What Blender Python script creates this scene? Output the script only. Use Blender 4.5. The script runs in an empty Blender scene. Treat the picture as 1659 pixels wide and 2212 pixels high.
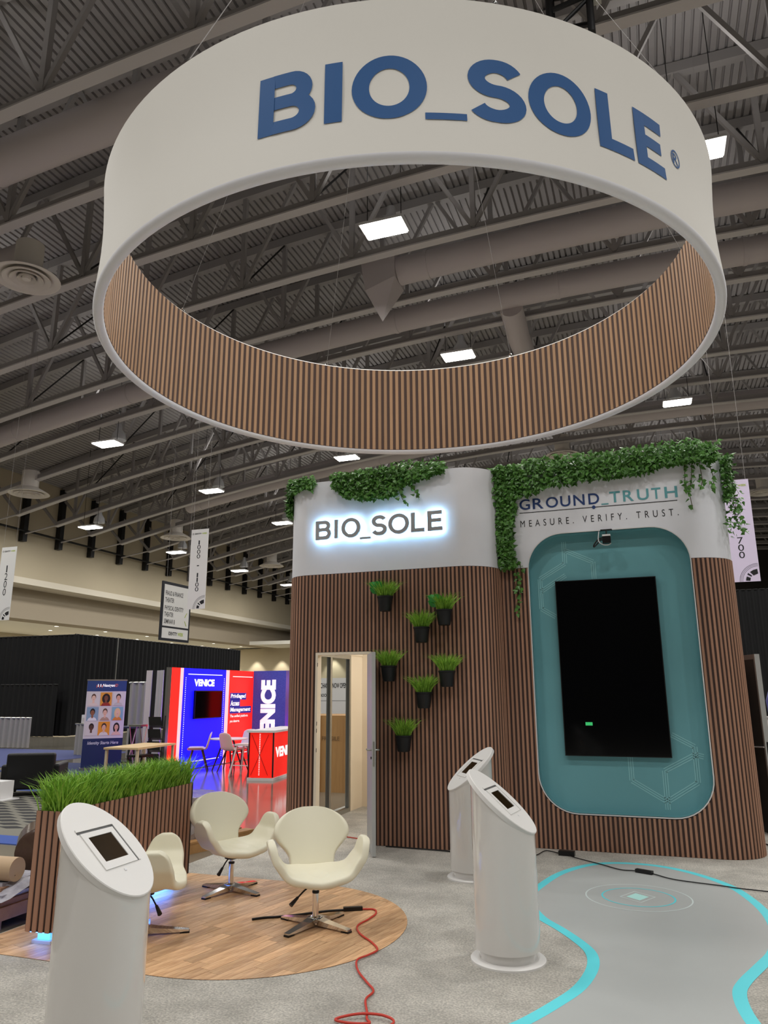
import bpy, bmesh, math, random
from mathutils import Vector, Matrix
R = math.radians
random.seed(7)
S = bpy.context.scene
COL = S.collection

# ------------------------------------------------------------------ camera
cam_d = bpy.data.cameras.new('camera'); cam = bpy.data.objects.new('camera', cam_d); COL.objects.link(cam)
S.camera = cam
EYE = 1.65
yaw, pitch, roll = 0.339345, 0.239932, -0.00509
fwd = Vector((-math.sin(yaw)*math.cos(pitch), math.cos(yaw)*math.cos(pitch), math.sin(pitch)))
rgt = Vector((math.cos(yaw), math.sin(yaw), 0)); upv = rgt.cross(fwd)
r2 = rgt*math.cos(roll)+upv*math.sin(roll); u2 = -rgt*math.sin(roll)+upv*math.cos(roll)
m = Matrix((r2, u2, -fwd)).transposed().to_4x4(); m.translation = (0, 0, EYE); cam.matrix_world = m
cam_d.sensor_fit = 'VERTICAL'; cam_d.sensor_height = 24; cam_d.sensor_width = 18
cam_d.lens = 1597.6/2212*24; cam_d.clip_end = 400; cam_d.clip_start = 0.05
# ------------------------------------------------------------------ world, exposure
W = bpy.data.worlds.new('world'); S.world = W; W.use_nodes = True
W.node_tree.nodes['Background'].inputs[0].default_value = (0.95, 0.95, 1.0, 1)
W.node_tree.nodes['Background'].inputs[1].default_value = 0.05
vs = S.view_settings; vs.view_transform = 'Standard'; vs.look = 'None'; vs.gamma = 1; vs.use_curve_mapping = False
vs.exposure = 0.0
LAMP_W = 320.0       # watts of every high-bay fitting in the hall grid

# ------------------------------------------------------------------ materials
def s2l(c): return tuple(((v/255)/12.92 if v/255 <= .04045 else ((v/255+.055)/1.055)**2.4) for v in c)
MATS = {}
def mat(name, rgb, rough=.6, metal=0., emit=None, estr=0., coat=0., spec=.5, var=0., noise=None, bump=None, alpha=1., trans=0., ior=1.45):
    """rgb in sRGB 0-255.  var: per-object value jitter; noise=(scale, second rgb, contrast); bump=(scale, strength)"""
    if name in MATS: return MATS[name]
    M = bpy.data.materials.new(name); M.use_nodes = True; nt = M.node_tree; N = nt.nodes; L = nt.links
    b = N['Principled BSDF']; c = (*s2l(rgb), 1)
    b.inputs['Base Color'].default_value = c; b.inputs['Roughness'].default_value = rough; b.inputs['Metallic'].default_value = metal
    b.inputs['Coat Weight'].default_value = coat; b.inputs['Coat Roughness'].default_value = .06
    b.inputs['Specular IOR Level'].default_value = spec; b.inputs['IOR'].default_value = ior
    b.inputs['Transmission Weight'].default_value = trans; b.inputs['Alpha'].default_value = alpha
    if emit: b.inputs['Emission Color'].default_value = (*s2l(emit), 1); b.inputs['Emission Strength'].default_value = estr
    src = None
    tc = N.new('ShaderNodeTexCoord')
    if noise:
        sc, c2, con = noise[:3]
        n = N.new('ShaderNodeTexNoise'); n.inputs['Scale'].default_value = sc; n.inputs['Detail'].default_value = 6; n.inputs['Roughness'].default_value = .65
        if len(noise) > 3:
            mp = N.new('ShaderNodeMapping'); mp.inputs['Scale'].default_value = noise[3]; L.new(tc.outputs['Object'], mp.inputs[0]); L.new(mp.outputs[0], n.inputs['Vector'])
        else: L.new(tc.outputs['Object'], n.inputs['Vector'])
        r = N.new('ShaderNodeValToRGB'); r.color_ramp.elements[0].position = .5-con; r.color_ramp.elements[1].position = .5+con
        r.color_ramp.elements[0].color = c; r.color_ramp.elements[1].color = (*s2l(c2), 1)
        L.new(n.outputs['Fac'], r.inputs[0]); src = r.outputs[0]
    if var:
        oi = N.new('ShaderNodeObjectInfo'); h = N.new('ShaderNodeHueSaturation')
        mr = N.new('ShaderNodeMapRange'); mr.inputs['To Min'].default_value = 1-var; mr.inputs['To Max'].default_value = 1+var
        L.new(oi.outputs['Random'], mr.inputs['Value']); L.new(mr.outputs[0], h.inputs['Value'])
        if src: L.new(src, h.inputs['Color'])
        else: h.inputs['Color'].default_value = c
        src = h.outputs[0]
    if src: L.new(src, b.inputs['Base Color'])
    if bump:
        n = N.new('ShaderNodeTexNoise'); n.inputs['Scale'].default_value = bump[0]; n.inputs['Detail'].default_value = 4; L.new(tc.outputs['Object'], n.inputs['Vector'])
        bp = N.new('ShaderNodeBump'); bp.inputs['Strength'].default_value = bump[1]; bp.inputs['Distance'].default_value = .01
        L.new(n.outputs['Fac'], bp.inputs['Height']); L.new(bp.outputs[0], b.inputs['Normal'])
    MATS[name] = M; return M

def speck(M, sc=75, lo=.78, hi=1.2):
    nt = M.node_tree; b = nt.nodes['Principled BSDF']; src = b.inputs['Base Color'].links[0].from_socket
    tc = nt.nodes.new('ShaderNodeTexCoord'); n = nt.nodes.new('ShaderNodeTexNoise'); n.inputs['Scale'].default_value = sc; n.inputs['Detail'].default_value = 2
    r = nt.nodes.new('ShaderNodeMapRange'); r.inputs['From Min'].default_value = .35; r.inputs['From Max'].default_value = .65; r.inputs['To Min'].default_value = lo; r.inputs['To Max'].default_value = hi
    h = nt.nodes.new('ShaderNodeHueSaturation')
    nt.links.new(tc.outputs['Object'], n.inputs['Vector']); nt.links.new(n.outputs['Fac'], r.inputs['Value']); nt.links.new(r.outputs[0], h.inputs['Value']); nt.links.new(src, h.inputs['Color']); nt.links.new(h.outputs[0], b.inputs['Base Color'])
steel = mat('painted steel', (200, 196, 195), .55)
steel_d = mat('painted steel web', (156, 152, 150), .6)
deckm = mat('roof deck', (162, 158, 157), .6, noise=(.35, (146, 142, 141), .3))
ductm = mat('duct paint', (198, 190, 190), .5)
domem = mat('spun dome', (214, 216, 220), .25, .25)
diffm = mat('diffuser paint', (228, 222, 214), .5)
blackm = mat('black metal', (22, 22, 24), .45)
rodm = mat('black rod', (28, 28, 28), .6)
beige = mat('beige wall', (196, 184, 158), .8, noise=(.2, (186, 174, 148), .4))
beige_l = mat('pale ledge', (222, 214, 196), .8)
beige_d = mat('grey beige bulkhead', (170, 158, 138), .8)
soffm = mat('soffit plaster', (240, 238, 228), .85)
darkwall = mat('dark far wall', (70, 66, 62), .8)
drape_b = mat('black drape', (16, 17, 19), .85)
drape_g = mat('grey drape', (150, 148, 146), .8)
concrete = mat('polished concrete', (112, 108, 98), .13, noise=(.5, (134, 128, 116), .3), spec=.6)
carpet = mat('grey carpet', (180, 176, 167), .95, noise=(2.6, (220, 215, 205), .2), bump=(300, 1.0))
speck(carpet)
bluecarpet = mat('blue carpet', (74, 82, 128), .95, bump=(200, .4))
white = mat('white laminate', (222, 222, 222), .5)
whitef = mat('white sign fabric', (232, 229, 222), .75)
whitep = mat('white printed panel', (238, 240, 246), .55, noise=(1.1, (226, 228, 235), .35))
gloss = mat('white gloss tube', (218, 215, 211), .1, coat=.8)
satin = mat('white satin plate', (224, 222, 219), .42)
cream = mat('cream leather', (226, 221, 198), .42, bump=(260, .06))
chrome = mat('chrome', (225, 225, 225), .12, 1.)
plastic = mat('black plastic', (14, 14, 15), .4)
potm = mat('black pot', (20, 22, 25), .5)
slat_m = mat('walnut slat', (178, 136, 112), .6, var=.13, noise=(9, (154, 114, 92), .3, (14, 14, .5)))
slat_lit = mat('lit walnut slat', (194, 156, 120), .6, var=.1, noise=(9, (172, 134, 102), .3, (14, 14, .5)))  # lit copy of the walnut slat: the ring's stronger light is in the colour
slat_b = mat('slat backing', (60, 42, 36), .7)
slat_lit_b = mat('lit slat backing', (84, 64, 56), .7)  # backing of the ring lightened likewise, its light painted into the tone
plank_m = mat('oak plank', (232, 194, 150), .42, var=.22, noise=(4, (158, 112, 76), .24, (12, 1.2, 1)))
alu = mat('aluminium', (170, 170, 165), .3, .9)
grey_door = mat('grey door leaf', (176, 178, 176), .4)
cream_wall = mat('peach liner wall', (238, 226, 206), .8)
glassm = mat('clear glass', (245, 250, 250), .02, trans=1., ior=1.02)
navy = mat('navy print', (38, 66, 122), .6)
blue_letter = mat('blue letter print', (18, 84, 146), .65)
teal_letter = mat('teal letter print', (98, 164, 172), .6)
ink = mat('black ink', (24, 24, 28), .7)
lime = mat('lime ink', (170, 190, 60), .7)
teal = mat('teal panel', (110, 168, 176), .42)
teal_line = mat('pale teal line', (150, 206, 210), .45)
screenm = mat('display glass', (3, 4, 6), .1, spec=.25)
cyan = mat('cyan border print', (96, 214, 224), .5)
matgrey = mat('grey floor print', (168, 171, 170), .42, noise=(.7, (180, 182, 180), .35))
pale_cyan = mat('pale cyan print', (180, 228, 222), .5)
grass_m = mat('artificial grass', (168, 212, 76), .55, noise=(10, (82, 138, 36), .22))
ivy_m = mat('ivy leaf', (18, 56, 20), .35, noise=(18, (108, 166, 74), .26))  # deep leaf shadows and bright highlights are mixed into the colour noise
broad_m = mat('broad leaf', (44, 142, 62), .25)
halo = mat('sign led', (200, 230, 255), .5, emit=(170, 220, 255), estr=24)
dark_letter = mat('brushed dark letter', (168, 172, 176), .5, 0.)
ledcyan = mat('planter led', (130, 215, 255), .5, emit=(70, 130, 255), estr=14)
lampe = mat('lit lamp diffuser', (255, 255, 250), .5, emit=(255, 250, 240), estr=14)
downe = mat('lit downlight', (255, 255, 250), .5, emit=(255, 246, 226), estr=10)
red_e = mat('red lightbox', (240, 30, 22), .5, emit=(255, 26, 16), estr=1.5)
blue_e = mat('blue lightbox', (18, 16, 240), .5, emit=(10, 8, 250), estr=1.7)
white_e = mat('white lightbox edge', (255, 190, 196), .5, emit=(255, 170, 178), estr=1.0)
red_p = mat('red counter print', (238, 40, 28), .45, emit=(255, 30, 18), estr=.55)
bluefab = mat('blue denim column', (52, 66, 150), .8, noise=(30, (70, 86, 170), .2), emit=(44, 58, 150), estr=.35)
whitetx = mat('white lettering', (250, 250, 250), .6, emit=(255, 255, 255), estr=.6)
redcord = mat('red cord', (196, 60, 46), .5)
pine = mat('pine wood', (190, 146, 94), .6, noise=(3, (166, 122, 74), .3, (9, 1, 1)))
pinkpine = mat('pallet wood', (168, 130, 104), .7, noise=(3, (146, 112, 92), .3, (1, 8, 8)))
kraft = mat('kraft paper', (196, 168, 136), .7)
wrap = mat('stretch wrap', (168, 160, 158), .18, noise=(6, (96, 84, 78), .2))
film = mat('clear film', (206, 206, 214), .12, noise=(9, (150, 146, 160), .25))
brownroll = mat('brown wrapped roll', (98, 78, 66), .2, noise=(5, (70, 54, 46), .25))
leather_b = mat('black leather', (14, 14, 15), .5)
shell_w = mat('white chair shell', (226, 214, 206), .5)
woodleg = mat('dark wood leg', (74, 48, 40), .5)
foam = mat('checker carpet', (118, 116, 106), .95)
checkd = mat('checker carpet dark', (46, 46, 48), .95)
royal = mat('royal blue carpet', (58, 84, 156), .95)
shade_g = mat('dark grey panel', (70, 72, 72), .5)
crystal = mat('water bottle', (60, 84, 130), .2)

# ------------------------------------------------------------------ helpers
def link(o, parent=None):
    COL.objects.link(o)
    if parent is not None: o.parent = parent
    return o
def tag(o, label, cat, group=None, kind=None):
    o['label'] = label; o['category'] = cat
    if group: o['group'] = group
    if kind: o['kind'] = kind
    return o
def struct(o): o['kind'] = 'structure'; return o
def thing(name, label, cat, loc=(0, 0, 0), rz=0., group=None):
    o = bpy.data.objects.new(name, None); o.empty_display_size = .1; o.location = loc; o.rotation_euler = (0, 0, rz)
    link(o); return tag(o, label, cat, group)
def world_of(p):
    v = Vector((0, 0, 0))
    while p is not None: v += p.location; p = p.parent
    return v
class MB:
    def __init__(s): s.v = []; s.f = []; s.mi = []; s.ms = []; s.cur = 0
    def use(s, m):
        if m not in s.ms: s.ms.append(m)
        s.cur = s.ms.index(m); return s
    def add(s, vs, fs):
        o = len(s.v); s.v += [tuple(v) for v in vs]; s.f += [tuple(i+o for i in f) for f in fs]; s.mi += [s.cur]*len(fs); return s
    def box(s, a, b):
        x0, y0, z0 = a; x1, y1, z1 = b
        return s.add([(x0,y0,z0),(x1,y0,z0),(x1,y1,z0),(x0,y1,z0),(x0,y0,z1),(x1,y0,z1),(x1,y1,z1),(x0,y1,z1)],
                     [(0,3,2,1),(4,5,6,7),(0,1,5,4),(1,2,6,5),(2,3,7,6),(3,0,4,7)])
    def bar(s, a, b, w, h=None):
        """rectangular bar between two points"""
        a = Vector(a); b = Vector(b); h = h or w; d = (b-a).normalized()
        t = Vector((0, 0, 1)) if abs(d.z) < .95 else Vector((0, 1, 0))
        u = d.cross(t).normalized()*w/2; n = u.cross(d).normalized()*h/2
        P = [a-u-n, a+u-n, a+u+n, a-u+n, b-u-n, b+u-n, b+u+n, b-u+n]
        return s.add(P, [(0,3,2,1),(4,5,6,7),(0,1,5,4),(1,2,6,5),(2,3,7,6),(3,0,4,7)])
    def tube(s, pts, r, n=8, cap=True):
        pts = [Vector(p) for p in pts]; rr = r if isinstance(r, (list, tuple)) else [r]*len(pts)
        base = len(s.v); prev = None; ring = []
        for i, p in enumerate(pts):
            d = (pts[min(i+1, len(pts)-1)]-pts[max(i-1, 0)]).normalized()
            if prev is None:
                t = Vector((0, 0, 1)) if abs(d.z) < .9 else Vector((1, 0, 0)); u = d.cross(t).normalized()
            else: u = (prev-d*prev.dot(d)).normalized()
            prev = u; v = d.cross(u)
            for k in range(n):
                a = 2*math.pi*k/n; ring.append(p+(u*math.cos(a)+v*math.sin(a))*rr[i])
        fs = [(i*n+k, i*n+(k+1) % n, (i+1)*n+(k+1) % n, (i+1)*n+k) for i in range(len(pts)-1) for k in range(n)]
        if cap: fs += [tuple(reversed(range(n))), tuple((len(pts)-1)*n+k for k in range(n))]
        return s.add(ring, fs)
    def lathe(s, prof, n=32, c=(0, 0, 0), cap=True):
        vs = [(c[0]+r*math.cos(2*math.pi*k/n), c[1]+r*math.sin(2*math.pi*k/n), c[2]+z) for r, z in prof for k in range(n)]
        fs = [(i*n+k, i*n+(k+1) % n, (i+1)*n+(k+1) % n, (i+1)*n+k) for i in range(len(prof)-1) for k in range(n)]
        if cap: fs += [tuple(reversed(range(n))), tuple((len(prof)-1)*n+k for k in range(n))]
        return s.add(vs, fs)
    def prism(s, poly, fn, t):
        """poly: 2-D outline, fn(u,v,w)->xyz, w from 0 to t"""
        n = len(poly)
        vs = [fn(u, v, 0) for u, v in poly]+[fn(u, v, t) for u, v in poly]
        return s.add(vs, [tuple(reversed(range(n))), tuple(range(n, 2*n))]+[(i, (i+1) % n, n+(i+1) % n, n+i) for i in range(n)])
    def build(s, name, m=None, parent=None, world=True, smooth=False, fix=False):
        me = bpy.data.meshes.new(name); me.from_pydata(s.v, [], s.f)
        if m is not None: me.materials.append(m)
        else:
            for mm in s.ms: me.materials.append(mm)
            me.polygons.foreach_set('material_index', s.mi)
        if fix:
            bm = bmesh.new(); bm.from_mesh(me); bmesh.ops.recalc_face_normals(bm, faces=bm.faces); bm.to_mesh(me); bm.free()
        if smooth:
            me.polygons.foreach_set('use_smooth', [True]*len(me.polygons))
            if smooth is not True: me.set_sharp_from_angle(angle=R(smooth))
        me.update()
        o = bpy.data.objects.new(name, me)
        if parent is not None and world: o.location = -world_of(parent)
        return link(o, parent)
def box(name, a, b, m, parent=None, world=True): return MB().box(a, b).build(name, m, parent, world)
def copy_tree(o, loc=None, rz=None, parent=None):
    c = o.copy(); COL.objects.link(c); c.parent = parent
    if loc is not None: c.location = loc
    if rz is not None: c.rotation_euler = (0, 0, rz)
    for ch in list(o.children): copy_tree(ch, parent=c)
    return c
def catmull(P, n=6, closed=False):
    out = []; N = len(P)
    for i in range(N if closed else N-1):
        p = [Vector(P[(i+k) % N] if closed else P[min(max(i+k, 0), N-1)]) for k in (-1, 0, 1, 2)]
        for j in range(n):
            t = j/n
            out.append(.5*((2*p[1])+(-p[0]+p[2])*t+(2*p[0]-5*p[1]+4*p[2]-p[3])*t*t+(-p[0]+3*p[1]-3*p[2]+p[3])*t**3))
    if not closed: out.append(Vector(P[-1]))
    return out
# --- lettering: flat outline meshes made from the built-in font, fitted to a box and mapped into the scene
_tx = {}
def glyph2d(ch, W, H, t):
    """geometric sans capitals drawn as ribbons"""
    vs = []; fs = []; lay = [0.]
    def rect(x0, y0, x1, y1): o = len(vs); vs.extend([(x0, y0, 0.), (x1, y0, 0.), (x1, y1, 0.), (x0, y1, 0.)]); fs.append((o, o+1, o+2, o+3))
    def ribbon(P, ta, closed=False):
        n = len(P); o = len(vs); w = ta if isinstance(ta, list) else [ta]*n
        for i, p in enumerate(P):
            a = P[(i-1) % n] if closed or i else p; b = P[(i+1) % n] if closed or i < n-1 else p
            dx, dy = b[0]-a[0], b[1]-a[1]; l = math.hypot(dx, dy) or 1; nx, ny = -dy/l*w[i]/2, dx/l*w[i]/2
            vs.append((p[0]+nx, p[1]+ny, lay[0])); vs.append((p[0]-nx, p[1]-ny, lay[0]))
        for i in range(n if closed else n-1): j = (i+1) % n; fs.append((o+2*i+1, o+2*j+1, o+2*j, o+2*i))
    h = t*.88
    if ch in 'I_': rect(0, 0, W, H)
    elif ch == 'L': rect(0, 0, t, H); rect(t, 0, W, h)
    elif ch == 'E': rect(0, 0, t, H); rect(t, 0, W, h); rect(t, H-h, W*.985, H); rect(t, H*.52-h/2, W*.93, H*.52+h/2)
    elif ch == 'O':
        n = 48; o = len(vs)
        for a, b in ((W/2, H/2), (W/2-t, H/2-h)): vs.extend([(W/2+a*math.cos(2*math.pi*k/n), H/2+b*math.sin(2*math.pi*k/n)) for k in range(n)])
        fs.extend([(o+k, o+(k+1) % n, o+n+(k+1) % n, o+n+k) for k in range(n)])
    elif ch == 'B':
        rect(0, 0, t, H); m = H*.525
        for y0, y1, xr in ((m, H-h/2, W*.94), (h/2, m, W)):
            r = (y1-y0)/2; rx = r*1.12; cx = xr-t/2-rx; cy = (y0+y1)/2; n = 14
            lay[0] += .0012; P = [(t*.9, y1), (cx*.5+t*.3, y1)]; ww = [h, h]
            for k in range(n+1): a = math.pi/2-math.pi*k/n; P.append((cx+rx*math.cos(a), cy+r*math.sin(a))); ww.append(h+(t-h)*math.cos(a))
            P += [(cx*.5+t*.3, y0), (t*.9, y0)]; ww += [h, h]; ribbon(P, ww)
    elif ch == 'S':
        b = (H-h)/4; a = (W-t)/2; P = []; ww = []
        for k in range(25): q = math.radians(22+(270-22)*k/24); P.append((W/2+a*.95*math.cos(q), H/2+b+b*math.sin(q))); ww.append(h+(t-h)*abs(math.cos(q)))
        for k in range(1, 25): q = math.radians(90-(90+158)*k/24); P.append((W/2+a*math.cos(q), H/2-b+b*math.sin(q))); ww.append(h+(t-h)*abs(math.cos(q)))
        ribbon(P, ww)
    return vs, fs
def text2d(s, weight=0., spacing=1.):
    if isinstance(weight, tuple): return glyph2d(s, *weight)
    key = (s, weight, spacing)
    if key not in _tx:
        cu = bpy.data.curves.new('t', 'FONT'); cu.body = s; cu.resolution_u = 5; cu.offset = weight; cu.space_character = spacing
        o = bpy.data.objects.new('t', cu); me = bpy.data.meshes.new_from_object(o)
        _tx[key] = ([(v.co.x, v.co.y) for v in me.vertices], [tuple(p.vertices) for p in me.polygons])
        bpy.data.objects.remove(o); bpy.data.curves.remove(cu); bpy.data.meshes.remove(me)
    return _tx[key]
def letters(name, s, boxuv, fn, m, parent, weight=0., spacing=1., thick=0., cuts=0., world=True, slant=0.):
    """fit string s into boxuv=(u0,u1,v0,v1); fn(u,v,w) -> xyz ; thick extrudes along w.  Every character becomes its own part; small print stays one"""
    vs, fs = text2d(s, weight, spacing)
    x0 = min(v[0] for v in vs); x1 = max(v[0] for v in vs); y0 = min(v[1] for v in vs); y1 = max(v[1] for v in vs)
    u0, u1, v0, v1 = boxuv
    tiny = name.endswith('_text') or name == 'stencil'
    groups = [fs]
    if len(s) > 1 and not tiny:
        par = list(range(len(vs)))
        def find(i):
            while par[i] != i: par[i] = par[par[i]]; i = par[i]
            return i
        seen = {}
        for i, v in enumerate(vs):
            k = (round(v[0], 5), round(v[1], 5))
            if k in seen: par[find(i)] = find(seen[k])
            else: seen[k] = i
        for f in fs:
            for i in f[1:]: par[find(i)] = find(f[0])
        isl = {}
        for f in fs: isl.setdefault(find(f[0]), []).append(f)
        L_ = sorted([[min(vs[i][0] for f in g for i in f), max(vs[i][0] for f in g for i in f), g] for g in isl.values()], key=lambda q: q[0])
        out = []
        for q in L_:
            if out and q[0] < out[-1][1] and (min(q[1], out[-1][1])-q[0]) > .5*min(q[1]-q[0], out[-1][1]-out[-1][0]): out[-1][1] = max(out[-1][1], q[1]); out[-1][2] = out[-1][2]+q[2]
            else: out.append(list(q))
        groups = [q[2] for q in out]; name = 'letter'
    for g in groups:
        bm = bmesh.new(); bv = {}
        for f in g:
            for i in f:
                if i not in bv:
                    x, y = vs[i][:2]; vv = (y-y0)/max(y1-y0, 1e-6)
                    bv[i] = bm.verts.new((u0+(x-x0)/max(x1-x0, 1e-6)*(u1-u0)+slant*vv*(v1-v0), v0+vv*(v1-v0), vs[i][2] if len(vs[i]) > 2 else 0))
            try: bm.faces.new([bv[i] for i in f])
            except ValueError: pass
        bmesh.ops.remove_doubles(bm, verts=bm.verts, dist=1e-5)
        if cuts:
            n = int(abs(u1-u0)/cuts)
            for i in range(1, n):
                bmesh.ops.bisect_plane(bm, geom=bm.verts[:]+bm.edges[:]+bm.faces[:], plane_co=(u0+(u1-u0)*i/n, 0, 0), plane_no=(1, 0, 0))
        if thick:
            gg = bmesh.ops.extrude_face_region(bm, geom=bm.faces[:])
            for v in gg['geom']:
                if isinstance(v, bmesh.types.BMVert): v.co.z += thick
        for v in bm.verts: v.co = fn(*v.co)
        bmesh.ops.recalc_face_normals(bm, faces=bm.faces)
        me = bpy.data.meshes.new(name); bm.to_mesh(me); bm.free(); me.materials.append(m)
        o = bpy.data.objects.new(name, me)
        if parent is not None and world: o.location = -world_of(parent)
        link(o, parent)
        if tiny and len(s) > 1: o['kind'] = 'stuff'
    return o
def planeY(y):  return lambda u, v, w: Vector((u, y-w, v))        # wall facing -Y
def planeX(x):  return lambda u, v, w: Vector((x+w, u, v))        # wall facing +X, u runs along +Y
def planeZ(z):  return lambda u, v, w: Vector((u, v, z+w))

# ================================================================== THE HALL
def zb(x): return 15.38-.0031*(x-2)**2          # lower chord of the arched trusses
DEPTH = 3.95
WX = -36.0; SP = 2.988; Y0 = 34.62
struct(box('floor', (-60, -14, -.2), (34, 92, 0), concrete))
# corrugated roof deck
mb = MB(); xs = []; x = WX-.2
while x < 34:
    for dx, dz in ((0, 0), (.155, 0), (.17, .085), (.22, .085)): xs.append((x+dx, zb(x+dx)+DEPTH+.1+dz))
    x += .235
n = len(xs)
mb.add([(x, -14, z) for x, z in xs]+[(x, 92, z) for x, z in xs], [(i, i+1, n+i+1, n+i) for i in range(n-1)])
struct(mb.build('ceiling', deckm))
# left wall, its ledge and the lower concourse behind it
struct(box('wall_left', (WX-.5, -14, 8.67), (WX, 92, 15.3), beige))
struct(box('trim_1', (WX-3.2, -14, 8.28), (WX+.05, 92, 8.67), beige_l))
struct(box('trim_2', (WX-3.2, -14, 6.36), (WX-1.6, 92, 8.28), beige_d))
struct(box('trim_3', (WX-12, -14, 6.45), (WX-3.2, 92, 6.7), soffm))
struct(box('wall_concourse', (WX-12.4, -14, 0), (WX-12, 92, 6.7), beige))
struct(box('wall_concourse_end', (WX-12, 72, 0), (-27, 72.4, 6.36), beige))
struct(box('trim_4', (WX-1.6, 66, 6.36), (-27, 72, 6.7), soffm))
for x in (-46, -43, -40, -37, -34, -31):
    ld = bpy.data.lights.new('downlight beam', 'SPOT'); ld.energy = 500; ld.spot_size = R(75); ld.spot_blend = .5; ld.color = (1, .96, .86); ld.shadow_soft_size = .1
    lo = bpy.data.objects.new('downlight_beam', ld); lo.location = (x, 71.2, 6.05); COL.objects.link(lo)
struct(box('wall_back', (-60, 92, 0), (34, 92.4, 20), darkwall))
struct(box('wall_right', (34, -14, 0), (34.4, 92, 17), darkwall))
struct(box('wall_front', (-60, -14.4, 0), (34, -14, 20), darkwall))
# columns on the wall and the dark pipe across them
for k in range(-7, 15):
    y = WX*-1*(.9617+.083*k)
    o = box('wall_column', (-.17, -.17, 0), (.17, .17, 4.0), blackm, None); o.location = (WX+.2, y, 10.81)
    tag(o, 'black steel column high on the beige side wall', 'column', 'columns on the side wall')
o = MB().tube([(WX+.42, -12, 11.44), (WX+.42, 90, 11.44)], .07, 6).build('wall_pipe', blackm); tag(o, 'long black pipe crossing the wall columns', 'pipe')
# recessed downlights in the concourse soffit
dl = None
for i, (px, y) in enumerate([(px, 22+5.2*j+(2.6 if px < -42 else 0)) for px in (-40.2, -43.2) for j in range(11)]):
    if dl is None:
        dl = thing('downlight', 'small round recessed downlight in the concourse soffit', 'downlight', (px, y, 6.45), 0, 'downlights in the concourse soffit')
        MB().lathe([(.2, 0), (.2, -.03), (.15, -.03), (.15, -.005)], 16, cap=False).build('rim', white, dl, False)
        MB().lathe([(.15, -.006), (.15, -.012)], 16).build('lens', downe, dl, False)
    else: copy_tree(dl, (px, y, 6.45))
for j in range(6):   # what those downlights throw on the wall behind
    ld = bpy.data.lights.new('downlight beam', 'AREA'); ld.energy = 420; ld.size = .5; ld.color = (1, .95, .84)
    lo = bpy.data.objects.new('downlight_beam', ld); lo.location = (-44, 26+8*j, 6.3); COL.objects.link(lo)
# trusses
def node_x(near): return [x for x in range(-32, 30, 2) if (not near or -24 <= x <= 14)]
for k in range(-9, 16):
    y = Y0+SP*k; near = k <= -1
    t = thing('roof_truss', 'arched grey steel roof truss spanning the hall under the corrugated deck', 'truss', (0, y, 0), 0, 'arched roof trusses')
    xs = [-33.3]+[v for v in range(-32, 31, 2)]
    def chord(z_off, w, h, x0):
        mb = MB(); X = [x0]+[v for v in range(-32, 31, 2)]
        vs = []; 
        for x in X:
            z = zb(x)+z_off; vs += [(x, -w/2, z), (x, w/2, z), (x, w/2, z+h), (x, -w/2, z+h)]
        fs = [(i*4+a, i*4+(a+1) % 4, i*4+4+(a+1) % 4, i*4+4+a) for i in range(len(X)-1) for a in range(4)]
        return mb.add(vs, fs)
    chord(0, .3, .05, -33.3).add([], []).build('bottom_flange', steel, t, False)
    chord(.05, .06, .26, -33.3).build('bottom_chord', steel_d, t, False)
    chord(DEPTH-.28, .26, .34, -35.8).build('top_chord', steel_d, t, False)
    MB().bar((-33.3, 0, zb(-33.3)+.15), (-35.8, 0, zb(-36)+DEPTH-.6), .14).build('end_strut', steel_d, t, False)
    MB().tube([(-33.3, 0, zb(-33.3)+.1), (-35.8, 0, zb(-33.3)-.25)], .05, 6).build('tie_rod', steel, t, False)
    web = MB()
    for i, x in enumerate(node_x(near)):
        low = (x % 4 == 0)
        vert = ((x, 0, zb(x)+.2), (x, 0, zb(x)+DEPTH-.1))
        a, b = ((x, 0, zb(x)+.2), (x+2, 0, zb(x+2)+DEPTH-.1)) if low else ((x, 0, zb(x)+DEPTH-.1), (x+2, 0, zb(x+2)+.2))
        if near:
            if low: MB().bar(*vert, .15).build('post', steel_d, t, False)
            MB().bar(a, b, .12).build('diagonal', steel_d, t, False)
        else:
            if low: web.bar(*vert, .13)
            web.bar(a, b, .11)
    if not near: o = web.build('web_members', steel_d, t, False); o['kind'] = 'stuff'
    if k < 9:
        for x in ((-28, -20, -12, -4, 4) if k % 2 else (-24, -16, -8, 0)):
            MB().tube([(x, 0, zb(x)+.3), (x, SP, zb(x)+DEPTH-.2)], .035, 5).build('sway_rod', rodm, t, False)
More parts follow.
